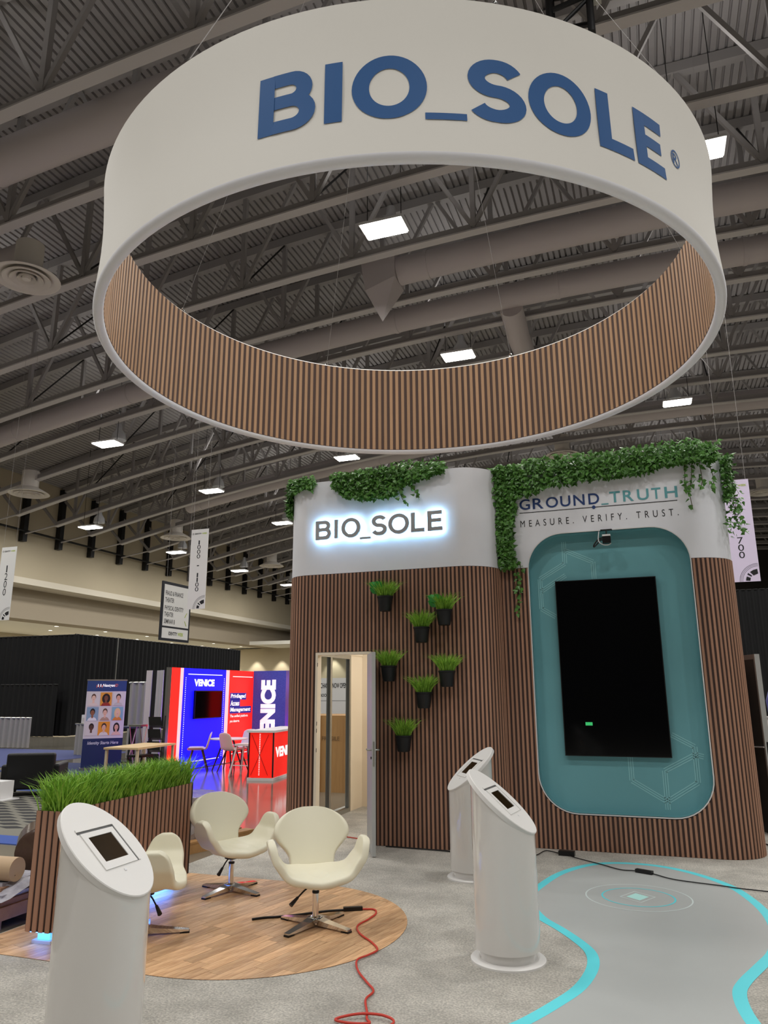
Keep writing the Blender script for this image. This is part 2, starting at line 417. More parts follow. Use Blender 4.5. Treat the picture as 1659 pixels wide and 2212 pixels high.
# ducts that follow the trusses
def duct(y, x0, x1, r, off, label, seams=6.0):
    t = thing('air_duct', label, 'duct', ((x0+x1)/2, y, zb((x0+x1)/2)+off))
    n = int((x1-x0)/2)+1
    pts = [(x0+(x1-x0)*i/n, y, zb(x0+(x1-x0)*i/n)+off) for i in range(n+1)]
    MB().tube(pts, r, 20).build('duct_body', ductm, t, smooth=50)
    x = x0+1
    while x < x1:
        p = Vector((x, y, zb(x)+off)); MB().tube([p-Vector((.06, 0, 0)), p+Vector((.06, 0, 0))], r+.025, 20).build('duct_collar', ductm, t, smooth=50); x += seams
    return t
duct(12.2, -22, -5, .52, .47, 'thick round air duct at the upper left behind the hanging ring')
t = duct(21.2, -6.9, 26, .46, .3, 'round air duct with an angled end box seen through the ring')
MB().add([(-6.9, 20.7, 15.0), (-6.9, 21.7, 15.0), (-6.9, 21.7, 16.1), (-6.9, 20.7, 16.1), (-7.9, 20.6, 14.6), (-7.9, 21.8, 14.6), (-8.1, 21.8, 16.0), (-8.1, 20.6, 16.0), (-7.5, 21.2, 13.7)],
         [(0, 1, 2, 3), (4, 7, 6, 5), (0, 3, 7, 4), (1, 5, 6, 2), (3, 2, 6, 7), (0, 4, 8), (4, 5, 8), (5, 1, 8), (1, 0, 8)]).build('end_box', ductm, t, fix=True)
t = duct(24.2, -33, 26, .44, .25, 'long round air duct with a side branch crossing the whole ceiling')
MB().tube([(-3.7, 24.4, 15.2), (-3.75, 26.3, 14.9), (-3.8, 28.4, 15.1)], .42, 18).build('branch', ductm, t, smooth=50)
duct(39.0, -27, 26, .5, .55, 'round air duct in the distance above the left tower')
duct(57.0, -27, 26, .5, .5, 'farthest round air duct near the far end of the ceiling')
duct(15.6, -26, -17.2, .5, .6, 'short round duct feeding the diffuser at the left edge')
# round diffusers
DF = None
for (x, y, z, s, lab) in [(-16.6, 15.1, 13.7, .95, 'big round white ceiling diffuser at the left edge beside the ring'), (-29.5, 28.6, 11.7, 1.0, 'round ceiling diffuser close to the side wall at the far left'),
                     (-29.2, 40.95, 11.76, 1.0, 'round ceiling diffuser above the tall numbered banner'), (-28.8, 53.7, 11.84, 1.0, 'small far round ceiling diffuser left of the lettered tower'),
                     (-3.76, 41.2, 14.68, 1.0, 'round ceiling diffuser just above the ivy between the two towers'), (8.15, 54.1, 14.66, 1.0, 'far round ceiling diffuser at the right edge')]:
    if DF is None:
        DF = thing('ceiling_diffuser', lab, 'diffuser', (x, y, z), 0, 'round ceiling diffusers')
        MB().lathe([(.42, 1.2), (.42, .35), (.95, .05), (1.0, 0), (.9, -.02), (.55, .18), (.5, .2)], 32, cap=False).build('cone', diffm, DF, False, smooth=50)
        for r in (.72, .5, .28): MB().lathe([(r*.55, .16), (r*.9, .05), (r, -.02), (r*.97, -.05), (r*.6, .08)], 28, cap=False).build('ring_vane', diffm, DF, False, smooth=60)
        MB().lathe([(.02, -.03), (.12, -.03), (.14, .03), (.02, .1)], 16).build('centre_disc', diffm, DF, False); o = DF
    else: o = copy_tree(DF, (x, y, z)); o['label'] = lab
    o.scale = (s, s, s)
# high-bay lamps: regular grid over the hall
GX = [-30.4+8.13*i for i in range(7)]; GY = [-8.5+8.55*j for j in range(9)]
LAMP = None
def make_lamp():
    t = thing('high_bay_lamp', 'x', 'ceiling lamp', (0, 0, 0), 0, 'lit high-bay lamps under the roof')
    MB().box((-.62, -.36, .02), (.62, .36, .1)).build('housing', white, t, False)
    for i in range(6):
        y = -.3+.12*i
        MB().box((-.58, y-.045, -.02), (.58, y+.045, .015)).build('tube', lampe, t, False)
    MB().tube([(-.5, 0, .1), (-.5, 0, 5.05)], .012, 5).build('hanger', rodm, t, False); MB().tube([(.5, 0, .1), (.5, 0, 5.05)], .012, 5).build('hanger', rodm, t, False)
    d = MB().lathe([(.07, 1.25), (.13, 1.2), (.15, .95), (.3, .72), (.34, .45), (.33, .45), (.28, .7), (.1, .9)], 24, c=(-.05, .75, 0), cap=False).build('dome_lamp', domem, t, False, smooth=50)
    return t
labels = {(3, 3): 'brightest lit lamp with a metal dome in the middle of the ring opening', (4, 3): 'lit lamp with a metal dome touching the right rim of the ring', (3, 4): 'lit lamp just above the slatted inner face of the ring',
          (4, 5): 'lit lamp low under the right side of the ring', (1, 4): 'lit lamp under the left side of the ring above the side wall', (2, 5): 'lit lamp tucked under the lowest point of the ring'}
for i, gx in enumerate(GX):
    for j, gy in enumerate(GY):
        p = (gx, gy, zb(gx)-.95)
        vis = (j >= 3 and i <= 4)
        if vis and (i, j) not in ((2, 3), (2, 4), (3, 5), (2, 6), (2, 7), (3, 6), (3, 7), (0, 3)) or (i >= 4 and j >= 3):
            if LAMP is None: LAMP = make_lamp(); o = LAMP
            else: o = copy_tree(LAMP)
            o.location = p
            o['label'] = labels.get((i, j), 'small lit lamp hanging from the far trusses')
        if (i, j) in ((2, 3), (2, 4), (3, 5)): continue
        ld = bpy.data.lights.new('high bay light', 'AREA'); ld.shape = 'RECTANGLE'; ld.size = 1.2; ld.size_y = .65; ld.energy = LAMP_W; ld.color = (1, .98, .945)
        lo = bpy.data.objects.new('high_bay_light', ld); lo.location = (p[0], p[1], p[2]-.05); COL.objects.link(lo)
        if i == 0: continue
        l2 = bpy.data.lights.new('ceiling fill light', 'AREA'); l2.shape = 'RECTANGLE'; l2.size = 1.1; l2.size_y = .6; l2.energy = LAMP_W*.13; l2.color = (1, .98, .965)  # unseen upward fill added above the fitting to lift the ceiling
        lo = bpy.data.objects.new('ceiling_fill_light', l2); lo.location = (p[0], p[1], p[2]+1.36); lo.rotation_euler = (math.pi, 0, 0); COL.objects.link(lo)

# ================================================================== BOOTH FLOOR
struct(box('floor_carpet', (-4.5, -3, 0), (4.6, 11.1, .012), carpet))
# oak disc of single planks, clipped to a stadium outline
def stadium():
    P = [(-2.95+1.155*math.cos(R(a)), 5.36+1.155*math.sin(R(a))) for a in range(-90, 91, 5)]
    return P+[(-4.48, 6.515), (-4.48, 4.205)]
def clip(poly, a, n):                      # keep the side where (p-a).n >= 0
    out = []
    for i in range(len(poly)):
        p, q = poly[i], poly[(i+1) % len(poly)]
        dp = (p[0]-a[0])*n[0]+(p[1]-a[1])*n[1]; dq = (q[0]-a[0])*n[0]+(q[1]-a[1])*n[1]
        if dp >= 0: out.append(p)
        if dp*dq < 0: t = dp/(dp-dq); out.append((p[0]+(q[0]-p[0])*t, p[1]+(q[1]-p[1])*t))
    return out
wood = thing('wood_floor_mat', 'rounded oak-plank floor inset in the grey carpet under the swivel chairs', 'wood floor', (-3.2, 5.36, .012))
o = MB().prism(stadium(), lambda u, v, w: (u, v, .0122+w), .0015).build('underlay', slat_b, wood)
A = R(76); D = (math.cos(A), math.sin(A)); Nn = (-D[1], D[0]); PW, PL = .092, .62
st = stadium(); c0 = (-3.2, 5.36)
for i in range(-22, 23):
    strip = clip(clip(st, (c0[0]+Nn[0]*(i*PW+.0012), c0[1]+Nn[1]*(i*PW+.0012)), Nn), (c0[0]+Nn[0]*((i+1)*PW-.0012), c0[1]+Nn[1]*((i+1)*PW-.0012)), (-Nn[0], -Nn[1]))
    if len(strip) < 3: continue
    off = random.random()*PL
    for j in range(-6, 6):
        a = j*PL+off; b = a+PL
        q = clip(clip(strip, (c0[0]+D[0]*(a+.001), c0[1]+D[1]*(a+.001)), D), (c0[0]+D[0]*(b-.001), c0[1]+D[1]*(b-.001)), (-D[0], -D[1]))
        if len(q) < 3: continue
        cx = sum(p[0] for p in q)/len(q); cy = sum(p[1] for p in q)/len(q)
        o = MB().prism([(-(p[0]-cx)*Nn[0]-(p[1]-cy)*Nn[1], (p[0]-cx)*D[0]+(p[1]-cy)*D[1]) for p in q], lambda u, v, w: (u, v, w), .002).build('plank', plank_m, wood, False, fix=True)
        o.location = Vector((cx, cy, .0137+random.random()*.0004))-wood.location; o.rotation_euler = (0, 0, A-math.pi/2)
# printed floor graphic
edge = [(-1.35, 2.2), (-1.25, 3.3), (-1.0, 3.95), (-.807, 4.278), (-.67, 4.581), (-.573, 4.853), (-.53, 5.176), (-.556, 5.427), (-.648, 5.633), (-.80, 5.876), (-.96, 6.10), (-1.09, 6.42), (-1.14, 6.75), (-1.104, 7.095), (-.986, 7.618), (-.752, 8.06), (-.47, 8.235), (-.109, 8.224), (.214, 8.013),
        (.495, 7.624), (.629, 7.202), (.70, 6.75), (.70, 6.3), (.63, 5.85), (.514, 5.528), (.393, 5.216), (.345, 5.0), (.365, 4.676), (.46, 4.3), (.7, 3.6), (.95, 2.2)]
E2 = [Vector((p.x, p.y, 0)) for p in catmull([(x, y, 0) for x, y in edge], 4)]
gmat = thing('floor_graphic', 'grey vinyl floor graphic with a cyan outline and target rings before the big screen', 'floor graphic', (0, 5.5, .012))
MB().prism([(p.x, p.y) for p in E2], planeZ(.0122), .002).build('vinyl', matgrey, gmat)
mb = MB(); n = len(E2); ins = []
for i, p in enumerate(E2):
    d = (E2[min(i+1, n-1)]-E2[max(i-1, 0)]).normalized(); ins.append(p+Vector((d.y, -d.x, 0))*.075)
mb.add([(p.x, p.y, .0148) for p in E2]+[(p.x, p.y, .0148) for p in ins], [(i, n+i, n+i+1, i+1) for i in range(n-1)]); mb.build('cyan_border', cyan, gmat)
def ring2d(r, w, z, m, name):
    N = 64; c = (-.26, 6.95)
    MB().add([(c[0]+rr*math.cos(2*math.pi*k/N), c[1]+rr*math.sin(2*math.pi*k/N), z) for rr in (r-w/2, r+w/2) for k in range(N)], [(k, (k+1) % N, N+(k+1) % N, N+k) for k in range(N)]).build(name, m, gmat)
ring2d(.285, .014, .0152, cyan, 'target_ring'); ring2d(.415, .012, .0152, teal_line if False else mat('faint ring', (206, 216, 214), .5), 'outer_ring')
def diam(r, z, m, name): MB().add([(-.265+r*math.cos(R(a)), 6.955+r*1.25*math.sin(R(a)), z) for a in (12, 102, 192, 282)], [(0, 1, 2, 3)]).build(name, m, gmat)
diam(.145, .0152, MATS['faint ring'], 'diamond_outline'); diam(.132, .0155, matgrey, 'diamond_gap'); diam(.09, .0158, pale_cyan, 'diamond')

# ================================================================== SLATS
unit_slat = MB().add([(-.5, 0, 0), (.5, 0, 0), (.5, 0, 1), (-.5, 0, 1), (-.42, -1, 0), (.42, -1, 0), (.42, -1, 1), (-.42, -1, 1)],
                     [(4, 5, 6, 7), (0, 4, 7, 3), (1, 2, 6, 5), (3, 7, 6, 2), (0, 1, 5, 4)]).build('slat_mesh', slat_m).data
bpy.data.objects.remove(bpy.data.objects['slat_mesh'])
def slat(parent, x, y, z0, h, ang, w, d, base=None):
    """ang: direction of the outward normal; local -Y is turned there"""
    o = bpy.data.objects.new('slat', unit_slat); link(o, parent)
    b = base if base is not None else world_of(parent)
    o.location = Vector((x, y, z0))-b; o.rotation_euler = (0, 0, ang+math.pi/2); o.scale = (w, d, h); return o
def path_walk(segs, step):
    """segs: ('L',p,q) or ('A',c,r,a0,a1) ; yields x,y,outward normal angle.  Lines carry their normal."""
    out = []; carry = step/2
    for s in segs:
        if s[0] == 'L':
            _, p, q, na = s; ln = math.hypot(q[0]-p[0], q[1]-p[1])
            while carry < ln: t = carry/ln; out.append((p[0]+(q[0]-p[0])*t, p[1]+(q[1]-p[1])*t, na)); carry += step
            carry -= ln
        else:
            _, c, r, a0, a1 = s; ln = abs(a1-a0)*r
            while carry < ln: a = a0+(a1-a0)*carry/ln; out.append((c[0]+r*math.cos(a), c[1]+r*math.sin(a), a)); carry += step
            carry -= ln
    return out
PI = math.pi
ZB, ZT = 3.075, 4.265
def strip(name, m, parent, pts, z0, z1, t=.02, smooth=True):
    """thin wall following pts (outer face), from z0 to z1"""
    n = len(pts); V = [Vector((p[0], p[1], 0)) for p in pts]; I = []
    for i in range(n):
        d = (V[min(i+1, n-1)]-V[max(i-1, 0)]).normalized(); I.append(V[i]+Vector((-d.y, d.x, 0))*t)
    vs = [(p.x, p.y, z) for z in (z0, z1) for p in V]+[(p.x, p.y, z) for z in (z0, z1) for p in I]
    fs = [(i, i+1, n+i+1, n+i) for i in range(n-1)]+[(2*n+i+1, 2*n+i, 3*n+i, 3*n+i+1) for i in range(n-1)]+[(n+i, n+i+1, 3*n+i+1, 3*n+i) for i in range(n-1)]
    fs += [(0, n, 3*n, 2*n), (n-1, 3*n-1, 4*n-1, 2*n-1)]
    return MB().add(vs, fs).build(name, m, parent, smooth=30 if smooth else False)
def arc(c, r, a0, a1, n=14): return [(c[0]+r*math.cos(a0+(a1-a0)*i/n), c[1]+r*math.sin(a0+(a1-a0)*i/n)) for i in range(n+1)]
STEP = .049; SW = .027

# ---------------------------------------------------------------- left tower
YL = 8.28; XL0, XL1 = -4.28, -1.60; rl, rr = .35, .45
DX0, DX1, DZ = -3.775, -3.12, 2.095
left = thing('booth_tower', 'left booth tower with slatted walls, white lit-sign band and an open door', 'booth tower', (-2.94, 9.6, 0))
la = arc((XL0+rl, YL+rl), rl, PI, 1.5*PI); ra = arc((XL1-rr, YL+rr), rr, 1.5*PI, 2*PI)
strip('white_band', whitep, left, [(XL0, 9.0)]+la+ra, ZB, ZT)
strip('corner_backing', slat_b, left, [(XL0, 9.0)]+la, 0, ZB)
strip('corner_backing', slat_b, left, ra, 0, ZB)
for a, b, z0, z1 in ((XL0+rl, DX0-.03, 0, ZB), (DX0-.03, DX1+.03, DZ+.03, ZB), (DX1+.03, XL1-rr, 0, ZB)): box('wall_backing', (a, YL, z0), (b, YL+.02, z1), slat_b, left)
for x, y, na in path_walk([('L', (XL0, 9.0), (XL0, YL+rl), PI), ('A', (XL0+rl, YL+rl), rl, PI, 1.5*PI), ('L', (XL0+rl, YL), (XL1-rr, YL), 1.5*PI), ('A', (XL1-rr, YL+rr), rr, 1.5*PI, 2*PI)], STEP):
    indoor = DX0-.045 < x < DX1+.045 and y < YL+.01
    z0 = DZ+.035 if indoor else .015
    slat(left, x, y, z0, ZB-.005-z0, na, SW, .006)
# door frame, liner walls, glazed side
fr = cream_wall
box('door_jamb', (DX0-.03, YL-.006, 0.012), (DX0, YL+.1, DZ), cream_wall, left); box('door_jamb', (DX1, YL-.006, 0.012), (DX1+.03, YL+.1, DZ), cream_wall, left)  # peach light falling on the door frame is put into its colour
box('door_head', (DX0-.03, YL-.006, DZ), (DX1+.03, YL+.1, DZ+.03), cream_wall, left)
for z in (1.96, 1.28, 1.2, .98): box('strike_slot', (DX0-.004, YL-.008, z), (DX0+.002, YL-.005, z+.045), plastic, left)
box('liner_wall', (XL0+.03, 10.93, .012), (XL1-.03, 10.96, ZB), cream_wall, left)
box('liner_wall', (XL1-.06, YL+.5, .012), (XL1-.03, 10.93, ZB), cream_wall, left)
box('liner_wall', (XL0+.02, 10.45, .012), (XL0+.05, 10.93, 2.2), cream_wall, left)
box('liner_header', (XL0+.02, 9.0, 2.2), (XL0+.06, 10.93, ZB), cream_wall, left)
box('liner_wall', (XL0+.35, YL+.03, 2.2), (XL1-.4, YL+.05, ZB), cream_wall, left)
for y in (9.0, 9.72, 10.42): box('mullion', (XL0, y-.03, .012), (XL0+.06, y+.03, 2.2), alu, left)
for y0, y1 in ((9.03, 9.69), (9.75, 10.39)):
    box('bottom_rail', (XL0, y0, .012), (XL0+.06, y1, .07), alu, left); box('top_rail', (XL0, y0, 2.14), (XL0+.06, y1, 2.2), alu, left)
    box('glass_pane', (XL0+.025, y0, .07), (XL0+.031, y1, 2.14), glassm, left)
# open door leaf
ang = math.atan2(7.70-8.27, -2.845+3.115)
leaf = MB().box((0, -.02, .02), (.64, .02, 2.085)).build('door_leaf', grey_door, left, False); leaf.location = Vector((-3.115, YL-.015, 0))-left.location; leaf.rotation_euler = (0, 0, ang)
MB().box((.641, -.008, .9), (.643, .008, 1.15)).build('lock_plate', alu, leaf, False)
for s in (-1, 1): MB().tube([(.585, s*.02, 1.06), (.585, s*.055, 1.06), (.58, s*.06, 1.06), (.47, s*.062, 1.06)], .009, 8).build('door_handle', alu, leaf, False, smooth=50)
MB().tube([(.585, -.03, .98), (.585, .03, .98)], .014, 10).build('key_cylinder', plastic, leaf, False)
# halo-lit letters
sign = thing('halo_sign', 'halo-lit dark metal letters on the white band of the left tower', 'sign', (-2.99, YL-.06, 3.5))
for ch, u0, u1, v0, v1, wt in (('B', -3.802, -3.592, 3.497, 3.735, .038), ('I', -3.549, -3.502, 3.503, 3.735, .038), ('O', -3.456, -3.205, 3.497, 3.742, .038), ('_', -3.211, -3.072, 3.468, 3.49, .0), ('S', -3.056, -2.862, 3.497, 3.745, .038), ('O', -2.846, -2.581, 3.497, 3.745, .038), ('L', -2.559, -2.392, 3.503, 3.74, .038), ('E', -2.353, -2.177, 3.503, 3.742, .038)):
    wt = (u1-u0, v1-v0, .05)
    L_ = letters('letter', ch, (u0, u1, v0, v1), planeY(YL-.045), dark_letter, sign, wt, thick=.03)
    letters('light_plate', ch, (u0+.003, u1-.003, v0+.003, v1-.003), planeY(YL-.04), halo, L_, wt, thick=.003)

# ---------------------------------------------------------------- right tower
YR = 8.69; XR0, XR1 = -1.598, .955; rc = .43
right = thing('booth_tower', 'right booth tower with slatted walls around a teal screen recess under ivy', 'booth tower', (-.33, 9.8, 0))
HX0, HX1, HZ0, HZ1, HR = -1.265, .50, .385, 3.452, .40
def hole(x0, x1, z0, z1, r, n=10):
    P = []
    for cx, cz, a in ((x1-r, z1-r, 0), (x0+r, z1-r, 90), (x0+r, z0+r, 180), (x1-r, z0+r, 270)):
        P += [(cx+r*math.cos(R(a+90*i/n)), cz+r*math.sin(R(a+90*i/n))) for i in range(n+1)]
    return P
H = hole(HX0, HX1, HZ0, HZ1, HR)
up = [p for p in H if p[1] > ZB]; up_l = sorted([p for p in up], key=lambda p: 0)
# upper white panel: notch over the top of the hole
topn = [(HX1, ZB)]+[p for p in H[:22] if p[1] > ZB]+[(HX0, ZB)]
poly = [(XR0, ZB), (XR0, ZT), (XR1-rc, ZT), (XR1-rc, ZB)]+topn
MB().prism(poly, planeY(YR+.02), .02).build('white_band', whitep, right, fix=True)
lown = [(HX0, ZB)]+[p for p in H[22:]]+[(HX1, ZB)]
poly = [(XR0, ZB)]+lown+[(XR1-rc, ZB), (XR1-rc, 0), (XR0, 0)]
MB().prism(poly, planeY(YR+.02), .02).build('wall_backing', slat_b, right, fix=True)
rca = arc((XR1-rc, YR+rc), rc, 1.5*PI, 2*PI)
strip('corner_white_band', whitep, right, rca+[(XR1, 10.95)], ZB, ZT); strip('corner_backing', slat_b, right, rca+[(XR1, 10.95)], 0, ZB)
box('tower_back', (XR0, 10.93, 0), (XR1, 10.96, ZT), whitep, right)
def slat_top(x):
    """height of wood under the recess at x"""
    if not HX0-.012 < x < HX1+.012: return None
    if x < HX0+HR: d = HX0+HR-x
    elif x > HX1-HR: d = x-(HX1-HR)
    else: return HZ0
    d = min(d, HR); return HZ0+HR-math.sqrt(max(HR*HR-d*d, 0))
for x, y, na in path_walk([('L', (XR0, YR), (XR1-rc, YR), 1.5*PI), ('A', (XR1-rc, YR+rc), rc, 1.5*PI, 2*PI), ('L', (XR1, YR+rc), (XR1, 10.9), 0)], STEP):
    t = slat_top(x) if y < YR+.01 else None
    z1 = ZB-.005 if t is None else t-.02
    slat(right, x, y, .015, z1-.015, na, SW, .006)
# teal recess
REC = .14
n = len(H)
MB().add([(p[0], YR-.004, p[1]) for p in H]+[(p[0], YR+REC, p[1]) for p in H], [(i, n+i, n+(i+1) % n, (i+1) % n) for i in range(n)]).build('recess_reveal', teal, right, smooth=40)
MB().add([(p[0], YR+REC, p[1]) for p in H], [tuple(range(n))]).build('recess_panel', teal, right)
H2 = hole(HX0-.012, HX1+.012, HZ0-.012, HZ1+.012, HR+.012)
MB().add([(p[0], YR-.01, p[1]) for p in H]+[(p[0], YR-.01, p[1]) for p in H2]+[(p[0], YR+.001, p[1]) for p in H2], [(i, (i+1) % n, n+(i+1) % n, n+i) for i in range(n)]+[(n+i, n+(i+1) % n, 2*n+(i+1) % n, 2*n+i) for i in range(n)]).build('recess_trim', white, right)
# faint hexagon line work printed on the teal panel
def hexline(pts, name):
    for off in (-.022, 0, .022):
        for a, b in zip(pts, pts[1:]):
            a = Vector((a[0], YR+REC-.002, a[1])); b = Vector((b[0], YR+REC-.002, b[1])); d = (b-a).normalized(); nrm = Vector((-d.z, 0, d.x))*off
            MB().bar(a+nrm, b+nrm, *((.009, .001) if abs(d.z) > .95 else (.001, .009))).build(name, teal_line, right)
hexline([(-.86, 3.38), (-.86, 3.12), (-1.16, 2.95), (-1.16, 2.6), (-1.0, 2.5)], 'hexagon_line'); hexline([(-.86, 3.28), (-.54, 3.12), (-.54, 2.92)], 'hexagon_line'); hexline([(-1.16, 2.8), (-.86, 2.98)], 'hexagon_line')
hexline([(.14, 1.2), (.36, 1.08), (.36, .72), (.04, .52), (.04, .44)], 'hexagon_line'); hexline([(.44, .98), (.36, 1.0), (.04, .83), (.04, .52), (-.3, .72), (-.3, .96)], 'hexagon_line')
# printed lettering
for i, (ch, u0, u1) in enumerate(zip('GROUND_TRUTH', (-1.335, -1.178, -1.022, -.853, -.702, -.532, -.39, -.295, -.145, .01, .165, .305), (-1.21, -1.052, -.88, -.737, -.575, -.41, -.31, -.175, -.03, .135, .265, .44))):
    us = ch == '_'
    letters('letter', ch, (u0, u1, 3.757 if us else 3.775, 3.772 if us else 3.905), planeY(YR-.002), navy if i < 6 else teal_letter, right, 0. if us else .012, thick=.002)
box('rule_line', (-1.34, YR-.004, 3.735), (.43, YR-.001, 3.742), ink, right)
MB().lathe([(.02, 0), (.02, .006)], 20).build('rule_dot', navy, right, False).matrix_local = Matrix.Translation(Vector((-.478, YR-.001, 3.738))-right.location) @ Matrix.Rotation(R(90), 4, 'X')
letters('tagline', 'MEASURE. VERIFY. TRUST.', (-1.335, .43, 3.565, 3.645), planeY(YR-.002), ink, right, -.004, 1.9, thick=.001)
# display in the recess
scr = thing('display_screen', 'large dark portrait display mounted in the teal recess', 'screen', (-.427, YR+REC-.06, .966))
MB().box((-.98, YR+REC-.07, .966), (.127, YR+REC-.02, 2.906)).build('housing', plastic, scr)
MB().box((-.97, YR+REC-.073, .976), (.117, YR+REC-.07, 2.896)).build('screen_glass', screenm, scr)
MB().box((-.6, YR+REC-.02, 1.6), (-.25, YR+REC, 2.2)).build('wall_mount', blackm, scr)
MB().box((-.74, YR+REC-.0745, 1.29), (-.665, YR+REC-.073, 1.325)).build('status_tag', mat('green screen tag', (60, 190, 110), .5, emit=(60, 190, 110), estr=.5), scr)
# little camera hung at the top of the recess
cm = thing('clamp_camera', 'small black camera with a cable loop clamped above the screen', 'camera', (-.36, YR-.03, 3.40))
MB().tube([(-.42, YR-.02, 3.45), (-.42, YR-.05, 3.45), (-.30, YR-.05, 3.45), (-.30, YR-.02, 3.45)], .008, 6).tube([(-.36, YR-.05, 3.45), (-.36, YR-.05, 3.40)], .008, 6).build('bracket', blackm, cm)
MB().box((-.405, YR-.09, 3.29), (-.315, YR-.02, 3.37)).build('camera_body', plastic, cm)
MB().box((-.405, YR-.095, 3.37), (-.315, YR-.015, 3.39)).build('silver_top', white, cm)
MB().tube(catmull([(-.405, YR-.05, 3.36), (-.45, YR-.05, 3.345), (-.50, YR-.05, 3.29), (-.505, YR-.05, 3.26), (-.46, YR-.05, 3.30), (-.43, YR-.05, 3.335), (-.405, YR-.05, 3.335)], 5), .009, 6).build('cable_loop', plastic, cm)
MB().tube(catmull([(-.44, YR-.03, 3.44), (-.45, YR-.06, 3.33), (-.41, YR-.07, 3.28), (-.35, YR-.07, 3.27), (-.315, YR-.06, 3.29)], 5), .006, 6).build('white_cable', white, cm)
# dark grey service door standing open behind the tower
sd = thing('service_door', 'dark grey service door standing open at the right edge behind the tower', 'door', (1.08, 10.6, 0))
ang = math.atan2(10.22-10.93, 1.215-.99)
o = MB().box((0, -.02, .02), (.74, .02, 2.09)).build('door_panel', shade_g, sd, False); o.location = Vector((.99, 10.93, 0))-sd.location; o.rotation_euler = (0, 0, ang)
MB().box((.74, -.03, .02), (.775, .03, 2.09)).build('edge_profile', grey_door, o, False)
MB().box((0, -.024, 2.03), (.74, .024, 2.09)).build('head_profile', steel_d, o, False)
MB().box((.7755, -.012, .82), (.777, .012, 1.06)).build('lock_plate', blackm, o, False)
MB().tube([(.4, -.03, .98), (.76, -.04, 1.0)], .008, 5).build('tie_cord', white, o, False)

# ================================================================== HANGING RING SIGN
RC = Vector((-2.1765, 6.892)); RO, RI, RZ0, RZ1 = 3.10, 3.005, 5.03, 6.34
ring = thing('hanging_ring_sign', 'huge white hanging ring sign with blue letters and a slatted wood-look inside', 'hanging sign', (RC.x, RC.y, RZ0))
N = 160
def lathe_at(prof, name, m, smooth=True): return MB().lathe(prof, N, (0, 0, 0), cap=False).build(name, m, ring, False, smooth=smooth)
h = RZ1-RZ0
lathe_at([(RO-.032*math.sin(PI*i/10), .05+(h-.07)*i/10) for i in range(11)], 'outer_fabric', whitef)
rm = (RO+RI)/2; rt = (RO-RI)/2
lathe_at([(RO, .05)]+[(rm+rt*math.cos(R(a)), .048+.048*math.sin(R(a))) for a in range(0, -181, -20)]+[(RI, .05)], 'bottom_tube', mat('white tube fabric', (240, 240, 246), .55))
lathe_at([(RI, .05), (RI, h-.02)], 'inner_backing', slat_lit_b)
ring_slat = unit_slat.copy(); ring_slat.materials[0] = slat_lit
lathe_at([(RI, h-.02), (RI+.02, h), (RO-.02, h), (RO, h-.02)], 'top_tube', whitef)
NS = 222
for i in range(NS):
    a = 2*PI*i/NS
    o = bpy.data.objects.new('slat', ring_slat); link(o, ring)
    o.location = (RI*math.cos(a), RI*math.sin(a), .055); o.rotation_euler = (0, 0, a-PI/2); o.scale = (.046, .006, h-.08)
def on_ring(u, v, w):      # u = arc angle in degrees, v = height
    s = (v-RZ0-.05)/(h-.07); r = RO-.032*math.sin(PI*min(max(s, 0), 1))+.004+w
    return Vector((RC.x+r*math.cos(R(u)), RC.y+r*math.sin(R(u)), v))
zl, zt = 5.365, 5.855
for ch, u0, u1, v0, v1, wt in (('B', -91.5, -83.6, zl, zt, .032), ('I', -82.4, -80.1, zl, zt, .032), ('O', -78.9, -69.4, zl-.012, zt+.012, .032), ('_', -69.7, -64.5, zl-.025, zl+.03, 0), ('S', -64.2, -56.6, zl-.012, zt+.012, .032), ('O', -56.2, -46.9, zl-.012, zt+.012, .032), ('L', -45.9, -39.7, zl, zt, .032), ('E', -39.0, -32.8, zl, zt, .032), ('R', -29.95, -28.5, 5.605, 5.70, .01)):
    letters('letter', ch, (u0, u1, v0, v1), on_ring, blue_letter, ring, wt if ch == 'R' else (R(u1-u0)*RO, v1-v0, .119), cuts=.8)
c_ = [(-29.2+1.25*math.cos(R(a)), 5.655+.078*math.sin(R(a))) for a in range(0, 360, 15)]; c2 = [(-29.2+1.02*math.cos(R(a)), 5.655+.064*math.sin(R(a))) for a in range(0, 360, 15)]
MB().add([on_ring(u, v, 0) for u, v in c_+c2], [(i, (i+1) % 24, 24+(i+1) % 24, 24+i) for i in range(24)]).build('registered_circle', blue_letter, ring)
for a in (-105, -60, -25, 20, 78, 130, 175, 225):
    p = Vector((RC.x+rm*math.cos(R(a)), RC.y+rm*math.sin(R(a)), RZ1))
    MB().tube(catmull([p+Vector((0, 0, -.02)), p+Vector((.02, 0, .03)), p+Vector((0, 0, .06)), p+Vector((-.02, 0, .03)), p], 3), .008, 5).build('eye_bolt', chrome, ring)
    q = Vector((RC.x+(rm*.3)*math.cos(R(a)), RC.y+rm*.3*math.sin(R(a)), 11.5))
    MB().tube([p+Vector((0, 0, .05)), q, (q.x, q.y, zb(q.x)+.02)], .002, 4).build('hang_wire', steel_d, ring)
